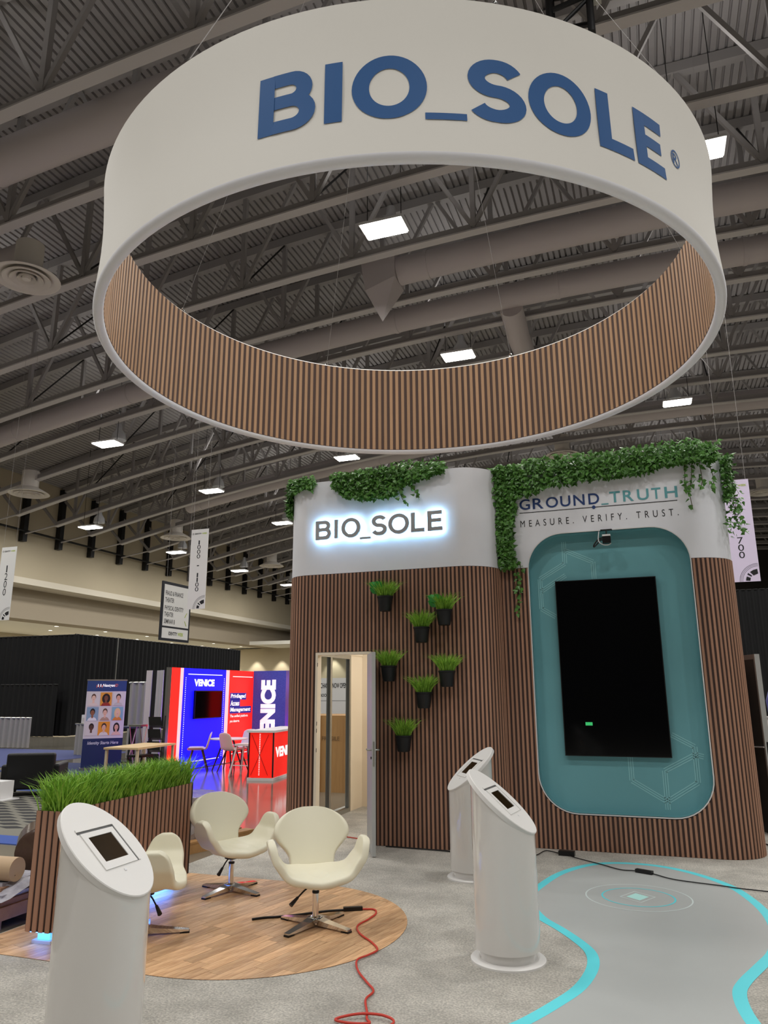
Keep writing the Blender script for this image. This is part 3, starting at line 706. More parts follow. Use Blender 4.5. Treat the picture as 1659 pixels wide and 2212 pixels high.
# black rigging truss above the ring
rg = thing('rigging_truss', 'black box truss hanging just above the right part of the ring', 'rigging truss', (-.35, 12.0, 14.0))
B = [(-.78, 11.75), (-.05, 11.75), (-.05, 12.3), (-.78, 12.3)]
for x, y in B: MB().tube([(x, y, 13.4), (x, y, 17.5)], .07, 10).build('upright_tube', blackm, rg, smooth=50)
for z in (14.15, 14.9, 15.6):
    for i in range(4): a, b = B[i], B[(i+1) % 4]; MB().tube([(a[0], a[1], z), (b[0], b[1], z+.12)], .05, 8).build('cross_tube', blackm, rg)
for z in (13.6, 14.4): MB().tube([(-.78, 11.75, z), (-.05, 11.75, z+.6)], .04, 8).build('lacing', blackm, rg)
MB().box((.02, 11.7, 14.05), (.16, 11.82, 14.2)).tube([(.1, 11.76, 14.1), (.3, 11.76, 14.15)], .02, 6).build('clamp', alu, rg)

# ================================================================== TABLET KIOSKS
def kiosk(x, y, up_ang, side, label):
    """tube with an obliquely cut top; local +X is uphill"""
    t = thing('tablet_kiosk', label, 'kiosk', (x, y, .012), up_ang, 'white tablet kiosks')
    G, Z = .87, .945; n = 48; r = .205; L = math.sqrt(1+G*G)
    vs = []; fs = []
    for k in range(n):
        a = 2*PI*k/n; cx, cy = r*math.cos(a), r*math.sin(a); vs += [(cx, cy, .075), (cx, cy, Z+G*cx-.02)]
    fs = [(2*k, 2*((k+1) % n), 2*((k+1) % n)+1, 2*k+1) for k in range(n)]+[tuple(2*k+1 for k in range(n))]
    MB().add(vs, fs).build('tube_body', gloss, t, False, smooth=40)
    MB().lathe([(.175, .012), (.175, .03), (.19, .075), (.203, .08)], 48, cap=False).build('plinth_collar', gloss, t, False, smooth=40)
    MB().lathe([(.236, 0), (.236, .012), (.228, .018), (.17, .018)], 48).build('base_plate', satin, t, False, smooth=40)
    P = lambda a, b, w: Vector((a/L-w*G/L, b, Z+G*a/L+w/L))      # a up the slope, b across, w proud of the plate
    # plate with a rectangular opening: outer ellipse is the same circle in plan
    hw = [(.075, -.075), (.075, .075), (-.075, .075), (-.075, -.075)]
    N2 = 48; out = [(.215*L*math.cos(2*PI*k/N2), .215*math.sin(2*PI*k/N2)) for k in range(N2)]
    V = [P(a, b, 0) for a, b in out]+[P(a, b, -.026) for a, b in out]+[P(a*.985, b*.985, .004) for a, b in out]
    F = [(N2+k, N2+(k+1) % N2, (k+1) % N2, k) for k in range(N2)]+[(k, (k+1) % N2, 2*N2+(k+1) % N2, 2*N2+k) for k in range(N2)]+[tuple(2*N2+k for k in range(N2)), tuple(reversed([N2+k for k in range(N2)]))]
    top = MB().add(V, F).build('slanted_top', satin, t, False, smooth=30)
    def slab(a0, a1, b0, b1, w0, w1, m, name, par):
        q = [P(a0, b0, w0), P(a1, b0, w0), P(a1, b1, w0), P(a0, b1, w0), P(a0, b0, w1), P(a1, b0, w1), P(a1, b1, w1), P(a0, b1, w1)]
        return MB().add(q, [(0,3,2,1),(4,5,6,7),(0,1,5,4),(1,2,6,5),(2,3,7,6),(3,0,4,7)]).build(name, m, par, False)
    c = .0; w = .0042; hA, hB = .112, .112
    oa, ob = .072, .080
    # tablet frame: four rails around the glass, a groove on two sides
    for a0, a1, b0, b1 in ((oa, hA-.012, -hB, hB), (-hA, -oa, -hB, hB), (-oa, oa, -hB, -ob), (-oa, oa, ob, hB)): slab(a0, a1, b0, b1, w, .009, satin, 'frame_rail', top)
    slab(-oa, oa, -ob, ob, w, .006, mat('dark tablet glass', (40, 30, 16), .12), 'tablet_glass', top)
    gm = mat('shadow gap', (96, 96, 96), .8)
    slab(hA-.010, hA+.002, -hB-.012, hB+.012, w, .0052, gm, 'groove', top)
    slab(-hA, hA, side*hB, side*(hB+.012), w, .0052, gm, 'groove', top)
    slab(hA+.002, hA+.016, -hB-.012, hB+.012, w, .0085, satin, 'frame_lip', top)
    slab(-hA, hA+.016, side*(hB+.012), side*(hB+.024), w, .0085, satin, 'frame_lip', top)
    slab(-.142, -.130, -.006, .006, w, .007, white, 'home_button', top)
    return t
kiosk(-2.455, 3.069, PI+.02, -1, 'large white tubular tablet kiosk in the near left foreground')
kiosk(-1.005, 5.16, PI-.1, -1, 'white tubular tablet kiosk standing right beside the grey floor graphic')
kiosk(-1.69, 7.18, R(32.5), 1, 'white tubular tablet kiosk farthest back, close to the slatted wall')

# ================================================================== SWAN CHAIRS
def grid_mesh(f, nu, nv):
    vs = [f(i/nu, j/nv) for j in range(nv+1) for i in range(nu+1)]
    return vs, [(j*(nu+1)+i, j*(nu+1)+i+1, (j+1)*(nu+1)+i+1, (j+1)*(nu+1)+i) for j in range(nv) for i in range(nu)]
def lerp(t, T):
    for (a, va), (b, vb) in zip(T, T[1:]):
        if t <= b: k = (t-a)/(b-a); k = k*k*(3-2*k) if True else k; return va+(vb-va)*k
    return T[-1][1]
def make_chair(label, loc, rz, base_rz):
    t = thing('swivel_chair', label, 'chair', (*loc, .016), rz, 'cream swan-style swivel chairs')
    def seat(a, b):
        u = a*2-1; s = abs(u); sg = 1 if u >= 0 else -1
        x = sg*lerp(s, [(0, 0), (.22, .10), (.5, .225), (.75, .295), (1, .325)])
        z = lerp(s, [(0, .365), (.35, .378), (.52, .41), (.72, .49), (1, .615)])
        if s < .55: yf = lerp(s, [(0, -.285), (.3, -.272), (.55, -.225)]); yb = lerp(s, [(0, .20), (.3, .185), (.55, .075)])
        else: k = (s-.55)/.45; d = .15*math.sqrt(max(1-(k*.985)**2.2, 0)); yc = -.075-.01*k; yf, yb = yc-d, yc+d
        y = yf+(yb-yf)*b
        z += .018*max(0, b-.5)*2*(1-s) - .022*max(0, 1-b*4)*(1-s)          # waterfall front lip
        return (x, y, z)
    def back(a, b):
        u = a*2-1
        if b < .45: k = b/.45; w = lerp(k, [(0, .165), (.25, .17), (1, .283)]); z = .365+.235*k
        else: q = (b-.45)/.55*R(86); w = .283*math.cos(q)**.8; z = .60+.17*math.sin(q)
        h_ = (z-.365)/.405
        y = .165+.135*h_+.03*h_*h_-.085*(u*w/.283)**2*(.4+.6*h_)
        return (u*w, y, z)
    for nm, f, nu, nv in (('seat_shell', seat, 24, 12), ('back_shell', back, 14, 20)):
        vs, fs = grid_mesh(f, nu, nv)
        o = MB().add(vs, fs).build(nm, cream, t, False, smooth=True)
        md = o.modifiers.new('thick', 'SOLIDIFY'); md.thickness = .055; md.offset = -1
        md = o.modifiers.new('sub', 'SUBSURF'); md.levels = 2; md.render_levels = 2
    # rounded underside joining seat and back
    MB().lathe([(.02, .285), (.10, .287), (.17, .31), (.215, .355), (.17, .37)], 28).build('under_pan', cream, t, False, smooth=60)
    MB().lathe([(.035, .255), (.06, .262), (.06, .287), (.02, .29)], 16).build('seat_plate', plastic, t, False)
    MB().lathe([(.014, .2), (.014, .262)], 14).build('gas_piston', chrome, t, False, smooth=50)
    MB().lathe([(.024, .235), (.026, .232), (.026, .22), (.024, .218)], 16).build('collar', plastic, t, False)
    MB().lathe([(.023, .045), (.023, .225)], 18).build('column', chrome, t, False, smooth=50)
    lv = MB().tube(catmull([(-.03, -.02, .275), (-.09, -.06, .255), (-.15, -.10, .215)], 4), .006, 6).build('lever', blackm, t, False)
    MB().tube([(-.145, -.097, .22), (-.2, -.13, .18)], [.010, .016], 8).build('lever_grip', plastic, lv, False)
    for i in range(4):
        a = base_rz+i*PI/2
        o = MB().add([(0, -.045, .065), (0, .045, .065), (0, .03, .015), (0, -.03, .015), (.31, -.024, .022), (.31, .024, .022), (.31, .02, .008), (.31, -.02, .008), (.1, -.036, .047), (.1, .036, .047)],
                 [(0, 1, 9, 8), (8, 9, 5, 4), (4, 5, 6, 7), (3, 7, 6, 2), (0, 8, 4, 7, 3), (1, 2, 6, 5, 9)]).build('base_leg', chrome, t, False, fix=True)
        o.rotation_euler = (0, 0, a)
        f = MB().box((.25, -.022, 0), (.315, .022, .012)).build('foot_pad', plastic, o, False)
    MB().lathe([(.05, .02), (.05, .05), (.03, .068), (.02, .07)], 20).build('hub', chrome, t, False, smooth=50)
    return t
make_chair('cream swivel chair in front, facing the camera with the black cable behind its base', (-2.45, 5.40), R(34), R(-105-34))
make_chair('cream swivel chair farther back, turned right in front of the glowing red booth', (-3.54, 6.05), R(62), R(-25-62+12))
make_chair('cream swivel chair seen from behind, mostly hidden by the nearest kiosk', (-3.50, 4.82), R(118), R(32-118))

# ================================================================== GRASS HELPERS
def grass(n, spot, hgt, lean, wid, rnd, radial=False):
    """spot() -> (x,y) ; joined blades"""
    mb = MB()
    for _ in range(n):
        x, y = spot(); h = hgt*rnd.uniform(.5, 1.12); a = rnd.uniform(0, 2*PI)
        if radial: a = math.atan2(y, x)+rnd.uniform(-.7, .7)
        l = lean*rnd.uniform(.1, 1.)*h
        dx, dy = math.cos(a)*l, math.sin(a)*l; b = rnd.uniform(0, PI); wx, wy = math.cos(b)*wid/2, math.sin(b)*wid/2
        p = [(x, y, 0), (x+dx*.22, y+dy*.22, h*.45), (x+dx*.6, y+dy*.6, h*.8), (x+dx, y+dy, h*(1-.12*l/h))]
        mb.add([(p[0][0]-wx, p[0][1]-wy, 0), (p[0][0]+wx, p[0][1]+wy, 0), (p[1][0]-wx, p[1][1]-wy, p[1][2]), (p[1][0]+wx, p[1][1]+wy, p[1][2]),
                (p[2][0]-wx*.7, p[2][1]-wy*.7, p[2][2]), (p[2][0]+wx*.7, p[2][1]+wy*.7, p[2][2]), p[3]], [(0, 1, 3, 2), (2, 3, 5, 4), (4, 5, 6)])
    return mb
# ================================================================== PLANTER BOX
pl = thing('planter_box', 'long slatted planter box of artificial grass on a glowing base behind the near kiosk', 'planter', (-4.04, 4.40, .016), R(3.2))
PWd, PLn, PZ0, PZ1 = .2, 1.76, .085, .845
for a, b in (((-PWd/2, 0, PZ0), (-PWd/2+.015, PLn, PZ1)), ((PWd/2-.015, 0, PZ0), (PWd/2, PLn, PZ1)), ((-PWd/2, 0, PZ0), (PWd/2, .015, PZ1)), ((-PWd/2, PLn-.015, PZ0), (PWd/2, PLn, PZ1)), ((-PWd/2, 0, PZ0), (PWd/2, PLn, PZ0+.012)), ((-PWd/2+.015, .015, PZ1-.09), (PWd/2-.015, PLn-.015, PZ1-.06))):
    MB().box(a, b).build('box_panel', slat_b, pl, False)
def pslat(x, y, na):
    o = bpy.data.objects.new('slat', unit_slat); link(o, pl); o.location = (x, y, PZ0-.002); o.rotation_euler = (0, 0, na+PI/2); o.scale = (.036, .006, PZ1-PZ0+.004)
for i in range(int(PLn/.06)):
    pslat(PWd/2, .03+i*.06, 0); pslat(-PWd/2, .03+i*.06, PI)
for i in range(4): pslat(-.078+i*.052, 0, -PI/2); pslat(-.078+i*.052, PLn, PI/2)
rnd = random.Random(3)
o = grass(4600, lambda: (rnd.uniform(-.085, .085), rnd.uniform(.02, PLn-.02)), .31, .8, .0085, rnd).build('grass', grass_m, pl, False); o.location = (0, 0, PZ1-.07); o['kind'] = 'stuff'
for y in (.12, PLn-.12):
    MB().box((-.075, y-.075, 0), (.075, y+.075, .02)).build('foot_plate', white, pl, False)
    MB().box((-.05, y-.05, .02), (.05, y+.05, PZ0)).build('lit_foot', mat('lit foot', (180, 230, 250), .5, emit=(90, 190, 255), estr=1.1), pl, False)
MB().box((-.07, .2, PZ0-.012), (.07, PLn-.2, PZ0-.001)).build('light_strip', ledcyan, pl, False)
MB().box((-.07, .015, PZ0-.008), (.07, .04, PZ0-.001)).build('light_strip', ledcyan, pl, False)

# ================================================================== WALL POTS
def pot(x, z, label, broad=0, n=210, seed=1):
    rnd = random.Random(seed)
    t = thing('wall_planter', label, 'planter', (x, YL-.115, z), 0, 'black pots on the slatted wall')
    MB().lathe([(.062, .0), (.07, .01), (.09, .155), (.096, .16), (.096, .175), (.088, .175), (.084, .15)], 24).build('pot', potm, t, False, smooth=40)
    MB().box((-.03, .085, .08), (.03, .113, .15)).build('wall_hook', blackm, t, False)
    o = grass(int(n*1.6), lambda: (lambda a, r: (r*math.cos(a), r*math.sin(a)))(rnd.uniform(0, 2*PI), .07*math.sqrt(rnd.random())), .215, 1.25, .0075, rnd, True).build('grass', grass_m, t, False); o.location = (0, 0, .15); o['kind'] = 'stuff'
    # keep blades out of the wall
    for v in o.data.vertices: v.co.y = min(v.co.y, .10)
    for i in range(broad):
        a = (PI*.95, PI*.6, PI*1.15)[i % 3]; c = Vector((.10*math.cos(a)-.02, -.04-.02*i, .30-.05*(i == 0))); s = .06
        d = Vector((math.cos(a), -.15, .45)).normalized(); sd = Vector((-d.z, 0, d.x))
        P = [(-1, 0), (-.6, .6), (0, .8), (.6, .5), (1, 0), (.6, -.5), (0, -.8), (-.6, -.6)]
        MB().add([c+d*s*p+sd*s*q+Vector((0, .012*abs(q)-.01*p, 0)) for p, q in P]+[c+Vector((0, -.012, 0))], [(k, (k+1) % 8, 8) for k in range(8)]).tube([(0, 0, .15), c-d*s*.8], .004, 5).build('broad_leaf', broad_m, t, False)
    return t
pot(-2.874, 2.575, 'highest pot on the slatted wall, grass with broad glossy leaves, under the lit sign', 3, 200, 1)
pot(-2.165, 2.39, 'rightmost upper pot on the slatted wall with broad leaves on its left', 3, 210, 2)
pot(-2.436, 2.203, 'pot of upright grass just left of and below the upper right pot', 0, 230, 3)
pot(-2.834, 1.777, 'pot of grass beside the top of the open door', 0, 220, 4)
pot(-2.150, 1.712, 'rightmost middle pot with the widest spreading grass', 0, 240, 5)
pot(-2.422, 1.482, 'pot of grass below and left of the rightmost middle pot', 0, 220, 6)
pot(-2.665, 1.017, 'lowest pot of grass on the slatted wall', 0, 220, 7)

# ================================================================== IVY
def ivy(name, label, loc, blobs, strands, seed, size=.057):
    """blobs: (count, fn(rnd)->(point, outward)) ; strands: lists of points followed by sparse leaves"""
    rnd = random.Random(seed); t = thing(name, label, 'ivy', loc); mb = MB(); st = MB()
    def leaf(p, out, s):
        d = Vector((rnd.uniform(-.8, .8), rnd.uniform(-.4, .4), rnd.uniform(-1.1, .15))).normalized()
        nrm = (out+Vector((rnd.uniform(-.7, .7), rnd.uniform(-.7, .7), rnd.uniform(-.3, .9)))).normalized(); sd = d.cross(nrm).normalized()
        nrm = sd.cross(d)
        pts = [(0, 0), (.18, .42), (.5, .26), (1.0, 0), (.5, -.26), (.18, -.42)]
        mb.add([p+d*s*a+sd*s*b-nrm*s*.25*abs(b) for a, b in pts], [(0, 3, 2, 1), (0, 5, 4, 3)])
    for n, fn in blobs:
        for _ in range(n): p, o = fn(rnd); leaf(Vector(p), Vector(o), size*rnd.uniform(.65, 1.25))
    for pts in strands:
        C = catmull(pts, 6); st.tube(C, .004, 4)
        for c in C:
            if rnd.random() < .85: leaf(c+Vector((rnd.uniform(-.03, .03), rnd.uniform(-.04, 0), 0)), Vector((0, -1, 0)), size*rnd.uniform(.8, 1.3))
    o = mb.build('foliage', ivy_m, t); o['kind'] = 'stuff'
    if strands: st.build('stems', mat('ivy stem', (84, 74, 40), .7), t)['kind'] = 'stuff'
    return t
OUT = (0, -1, .4)
def band(x0, x1, y, drop, rise, thick):
    def fn(r):
        x = r.uniform(x0, x1); k = (x-x0)/(x1-x0); d = drop(k); z = ZT+rise(k)*r.random() if r.random() < .35 else ZT-d*r.random()**1.2
        yy = y-.01-thick*r.random()*(1 if z < ZT else .6)
        if z > ZT: yy = y+.12-r.random()*(thick+.16)
        return (x, yy, z), OUT
    return fn
ivy('ivy_garland', 'long ivy garland along the top of the right tower, hanging down its left side', (-.35, YR, ZT),
    [(4200, band(-1.66, .9, YR, lambda k: lerp(k, [(0, .42), (.12, .34), (.3, .24), (.5, .2), (.68, .2), (.76, .12), (.86, .1), (1, .12)]), lambda k: lerp(k, [(0, .05), (.2, .12), (.7, .13), (.85, .16), (1, .1)]), .14)),
     (2300, lambda r: (lambda z: ((-1.50+(.13-.05*(ZT-z)/1.2)*r.uniform(-1, 1)+.03*math.sin(z*5), YR-.01-.1*r.random(), z), OUT))(ZT-1.18*r.random()**1.15)),
     (420, lambda r: (lambda z: ((.93+.13*r.random(), YR+.12+.3*r.random(), z), (1, -.5, .3)))(ZT-.5*r.random()**1.3)),
     (120, lambda r: (lambda z: ((.93+.2*r.random(), YR+.1+.3*r.random(), z), (1, -.5, .3)))(ZT-.4-.5*r.random()))],
    [[(-1.42, YR-.03, 3.2), (-1.43, YR-.03, 2.9), (-1.40, YR-.02, 2.7), (-1.41, YR-.02, 2.52)], [(-1.36, YR-.03, 3.15), (-1.35, YR-.03, 2.95), (-1.37, YR-.03, 2.8)], [(-1.58, YR-.05, 3.5), (-1.6, YR-.04, 3.2), (-1.58, YR-.03, 3.06)],
     [(.55, YR-.03, 4.15), (.53, YR-.03, 3.95), (.56, YR-.03, 3.8), (.58, YR-.03, 3.62)], [(.62, YR+.0, 4.15), (.6, YR-.01, 3.98), (.57, YR-.01, 3.85)], [(.7, YR+.02, 4.15), (.71, YR+.0, 3.95), (.69, YR, 3.86)], [(.8, YR+.06, 4.15), (.83, YR+.04, 3.98), (.82, YR+.04, 3.85)],
     [(1.0, YR+.3, 4.0), (1.06, YR+.3, 3.75), (1.03, YR+.3, 3.6), (1.08, YR+.3, 3.4)]], 11)
ivy('ivy_garland', 'ivy tuft draped over the middle of the left tower above the lit letters', (-2.9, YL, ZT),
    [(2000, band(-3.58, -2.75, YL, lambda k: lerp(k, [(0, .1), (.25, .26), (.55, .3), (.8, .3), (1, .26)]), lambda k: .07, .12)), (900, band(-2.8, -2.15, YL, lambda k: lerp(k, [(0, .28), (.3, .16), (1, .03)]), lambda k: .13, .1))],
    [[(-2.72, YL-.04, 4.1), (-2.68, YL-.04, 3.95), (-2.63, YL-.03, 3.86)], [(-2.55, YL-.03, 4.1), (-2.5, YL-.03, 4.0), (-2.46, YL-.03, 3.93)]], 12)
ivy('ivy_garland', 'small ivy tuft hanging over the left rounded corner of the left tower', (-4.1, YL+.2, ZT),
    [(620, lambda r: (lambda k: ((XL0+rl+rl*math.cos(k)*1.08-.03*r.random(), YL+rl+rl*math.sin(k)*1.12-.04*r.random(), ZT+.1*r.random()-(.12+.0*k)*r.random()), (math.cos(k), math.sin(k), .4)))(R(r.uniform(185, 285)))),
     (420, lambda r: (lambda k: ((XL0+rl+rl*math.cos(k)*1.1-.05*r.random(), YL+rl+rl*math.sin(k)*1.12-.04*r.random(), ZT-.36*r.random()**.9), (math.cos(k), math.sin(k), .4)))(R(r.uniform(170, 215))))], [], 13)

# ================================================================== CORDS
def cord(name, label, pts, r, m, group=None, plugs=(), n=6):
    t = thing(name, label, 'cord', (pts[0][0], pts[0][1], .016), 0, group)
    MB().tube(catmull(pts, n), r, 8).build('cable', m, t, smooth=60)
    for nm, a, b, w, h_ in plugs: MB().bar(a, b, w, h_).build(nm, plastic, t)
    return t
RZ = .0235
cord('extension_cord', 'thin red extension cord snaking from the oak floor over the carpet', [(-2.269, 5.879, RZ), (-2.18, 5.90, RZ), (-2.13, 5.80, RZ), (-2.131, 5.66, RZ), (-2.15, 5.472, RZ), (-2.067, 5.311, RZ), (-1.93, 5.17, RZ), (-1.84, 5.04, RZ), (-1.86, 4.93, RZ), (-1.895, 4.82, RZ), (-1.827, 4.657, RZ), (-1.71, 4.499, RZ), (-1.625, 4.385, RZ), (-1.625, 4.262, RZ), (-1.56, 4.11, RZ), (-1.53, 4.03, RZ), (-1.50, 3.98, .026), (-1.60, 3.95, .026), (-1.68, 3.97, .026), (-1.58, 4.05, .034), (-1.45, 4.07, .034), (-1.38, 4.0, .03), (-1.5, 3.8, RZ)], .0065, redcord)
cord('power_cord', 'flat black power lead lying behind the base of the front chair', [(-2.95, 5.37, RZ), (-2.88, 5.44, RZ), (-2.797, 5.487, RZ), (-2.658, 5.60, RZ), (-2.526, 5.728, RZ), (-2.40, 5.81, RZ)], .0085, plastic, None, [('inline_plug', (-2.40, 5.81, .03), (-2.27, 5.88, .03), .035, .026)])
cord('adapter_cord', 'black power adapter and inline switch with a thin cord by the slatted wall', [(-1.36, 8.22, RZ), (-1.274, 8.281, RZ), (-1.214, 8.52, RZ), (-1.077, 8.44, RZ), (-.985, 8.40, RZ), (-.888, 8.271, RZ), (-.617, 8.037, RZ), (-.438, 7.87, RZ), (-.302, 7.862, RZ), (-.143, 7.783, RZ), (.043, 7.62, RZ), (.413, 7.515, RZ), (.586, 7.46, RZ), (1.1, 7.38, RZ)], .005, plastic, None,
     [('adapter_brick', (-1.065, 8.41, .035), (-.905, 8.40, .035), .07, .045), ('inline_switch', (-.295, 7.858, .03), (-.15, 7.79, .03), .045, .03)])
cord('black_lead', 'short black lead with a white plug along the foot of the slatted wall', [(-2.9, 8.22, RZ), (-2.5, 8.2, RZ), (-2.2, 8.18, RZ), (-2.1, 8.12, RZ), (-2.05, 8.18, RZ), (-1.95, 8.2, RZ), (-1.85, 8.15, RZ)], .007, plastic, None)
o = cord('doorway_cable', 'straight red cord on the carpet inside the doorway', [(-3.9, 8.72, RZ), (-3.4, 8.55, RZ), (-3.0, 8.45, RZ)], .006, redcord)
o = cord('floor_cable', 'looped black cables on the carpet at the right edge behind the tower', [(1.02, 9.6, RZ), (1.1, 9.4, RZ), (1.15, 9.2, .026), (1.05, 9.0, .024), (1.2, 8.9, RZ), (1.4, 9.1, RZ)], .008, plastic)
# unseen warm fill lamp added to brighten the closet of the left tower
cl = thing('closet_fill_lamp', 'small warm fill lamp added unseen high inside the closet of the left tower', 'lamp', (-2.6, 10.9, 2.75))
MB().box((-2.7, 10.84, 2.7), (-2.5, 10.928, 2.8)).build('fill_lamp_body', white, cl)
ld = bpy.data.lights.new('closet fill light', 'AREA'); ld.energy = 26; ld.size = .25; ld.color = (1, .91, .78); lo = bpy.data.objects.new('closet_fill_light', ld); lo.location = (-2.6, 10.0, 2.9); COL.objects.link(lo)

# ================================================================== DRAPES
def drape(name, label, p, q, z0, z1, m, amp=.06, pitch=.28, pole=None, cat='drape', seed=0):
    rnd = random.Random(seed); p = Vector((*p, 0)); q = Vector((*q, 0)); d = (q-p); ln = d.length; d.normalize(); nn = Vector((-d.y, d.x, 0))
    t = thing(name, label, cat, ((p.x+q.x)/2, (p.y+q.y)/2, z0))
    n = int(ln/(pitch/6)); ph = 0; vs = []
    for i in range(n+1):
        ph += 2*PI/6*rnd.uniform(.6, 1.4); o = amp*math.sin(ph); b = p+d*(ln*i/n)
        vs += [b+nn*o+Vector((0, 0, z0)), b+nn*o*.6+Vector((0, 0, z1))]
    MB().add(vs, [(2*i, 2*i+2, 2*i+3, 2*i+1) for i in range(n)]).build('curtain', m, t, smooth=True)
    if pole: MB().tube([p+Vector((0, 0, z1-.02)), q+Vector((0, 0, z1-.02))], .025, 8).build('top_rail', pole, t)
    return t
drape('tall_drape', 'tall black drape across the far left, facing the camera', (-46, 25.1), (-22.45, 25.1), .02, 4.09, drape_b, seed=1, pole=blackm)
drape('tall_drape', 'tall black drape running back from the corner behind the blue booth', (-22.6, 25.18), (-22.6, 38.6), .02, 4.12, drape_b, seed=2, pole=blackm)
drape('low_drape', 'lower black drape in front of the tall one at the far left', (-46, 24.6), (-22.7, 24.6), .02, 2.07, drape_b, seed=3, pole=blackm)
o = thing('drape_pole', 'thin white upright pole in front of the tall black drape', 'pole', (-22.25, 27.45, 0)); MB().tube([(-22.25, 27.45, .02), (-22.25, 27.45, 4.1)], .03, 8).build('upright', alu, o); MB().lathe([(.2, 0), (.2, .02)], 16).build('base', alu, o, False)
drape('side_drape', 'low grey side drape at the left edge behind the armchair', (-24, 18.9), (-18.75, 19.3), .02, .95, drape_g, .05, .2, alu, seed=4)
drape('side_drape', 'low grey side drape under the water dispenser', (-15.5, 17.6), (-14.3, 17.2), .02, .86, drape_g, .05, .2, alu, seed=5)
drape('booth_drape', 'grey booth curtain right behind the portrait banner', (-13.3, 17), (-12.75, 17), .02, 1.97, drape_g, .05, .2, alu, seed=6)
o = thing('shell_panel', 'pale grey panel with a black edge left of the blue booth', 'panel', (-12.0, 16, 0))
MB().box((-12.0, 15.97, 0), (-11.83, 16.03, 2.23)).build('post', steel, o); MB().box((-11.83, 15.99, 0), (-11.68, 16.05, 2.23)).build('dark_strip', blackm, o)
drape('booth_drape', 'grey curtain between the pale panel and the red booth edge', (-11.66, 15.9), (-11.2, 15.6), .02, 2.22, mat('pale curtain', (176, 176, 182), .8), .04, .18, None, seed=7)
struct(box('floor_blue_carpet', (-24, 14.2, 0), (-14.6, 19.0, .01), bluecarpet)); struct(box('floor_blue_rug', (-14, 13.4, 0), (-11.2, 15.6, .008), mat('dark blue rug', (48, 58, 96), .95)))
# patterned rug by the armchair
rug = thing('patterned_rug', 'grey rug with black diamond rows and a blue border at the left edge', 'rug', (-8.6, 8.9, 0))
c = MB().box((-10.9, 7.5, 0), (-6.6, 10.9, .008)).build('rug_field', foam, rug)
mb = MB()
for i in range(9):
    for j in range(14):
        x = -10.75+i*.48+(.24 if j % 2 else 0); y = 7.95+j*.2
        mb.add([(x-.22, y, .0095), (x, y-.09, .0095), (x+.22, y, .0095), (x, y+.09, .0095)], [(0, 1, 2, 3)])
o = mb.build('diamond_pattern', checkd, rug); o['kind'] = 'stuff'
MB().box((-10.9, 7.1, 0), (-6.6, 7.5, .009)).build('blue_border', royal, rug); MB().box((-10.9, 10.9, 0), (-6.6, 11.2, .009)).build('blue_border', royal, rug)

# ================================================================== RED AND BLUE BOOTH
VX = -9.95
vb = thing('lightbox_wall', 'glowing red and blue lightbox booth wall with white lettering', 'booth wall', (VX, 16, 0))
MB().box((VX-.07, 14.02, 0), (VX, 14.12, 2.22)).build('end_profile', alu, vb)
for nm, y0, y1, mm in (('red_panel', 14.12, 14.45, red_e), ('light_edge', 14.45, 14.57, white_e), ('blue_panel', 14.57, 16.38, blue_e), ('light_edge', 16.38, 16.54, white_e), ('red_panel', 16.54, 17.75, red_e)):
    MB().box((VX-.06, y0, .02), (VX, y1, 2.22)).build(nm, mm, vb)
MB().box((VX-.2, 17.75, .02), (VX, 18.0, 2.22)).build('panel_core', alu, vb)
MB().box((VX, 17.76, .02), (-9.0, 17.95, 2.23)).build('denim_column', bluefab, vb); MB().box((-9.0, 17.76, .02), (-8.86, 17.95, 2.23)).build('column_profile', alu, vb); MB().box((-8.86, 17.7, .02), (-8.55, 17.95, 2.23)).build('red_panel', red_e, vb)
PX = planeX(VX+.004)
letters('heading', 'VENICE', (15.0, 15.86, 1.82, 1.985), PX, whitetx, vb, .06)
for i, (tx, y1, z) in enumerate((('Privileged', 17.35, 1.53), ('Access', 17.05, 1.37), ('Management', 17.62, 1.20))):
    MB().box((VX+.001, 16.6, z-.03), (VX+.003, y1+.05, z+.14)).build('text_plate', mat('blue text plate', (40, 44, 150), .6, emit=(30, 34, 140), estr=.5), vb)
    letters('slogan', tx, (16.63, y1, z-.015, z+.115), PX, whitetx, vb, .03, slant=.15)
letters('small_text', 'The unified platform', (16.63, 17.5, 1.06, 1.14), PX, whitetx, vb, .02, slant=.1); letters('small_text', 'you deserve.', (16.63, 17.1, .94, 1.02), PX, whitetx, vb, .02, slant=.1)
for y0, y1, z in ((14.75, 16.2, 2.08), (14.75, 16.2, .16), (16.7, 17.7, 2.06), (16.7, 17.7, .2)): MB().box((VX+.001, y0, z), (VX+.003, y1, z+.018)).build('border_line', whitetx, vb)
mb = MB()
for y in (14.66, 16.29):
    for k in range(40): mb.box((VX+.001, y, .2+k*.046), (VX+.003, y+.02, .222+k*.046))
o = mb.build('border_dots', whitetx, vb); o['kind'] = 'stuff'
# vertical lettering on the denim column (letters lie on their side)
letters('column_lettering', 'VENICE', (.3, 2.0, -.22, .22), lambda u, v, w: Vector((-9.5-v, 17.752-w, u)), whitetx, vb, .06)
tv = thing('wall_screen', 'dark flat screen on the blue lightbox wall', 'screen', (VX+.05, 15.57, 1.1)); MB().box((VX+.01, 15.0, 1.095), (VX+.06, 16.15, 1.725)).build('housing', plastic, tv); MB().box((VX+.06, 15.02, 1.115), (VX+.063, 16.13, 1.705)).build('glass', screenm, tv)
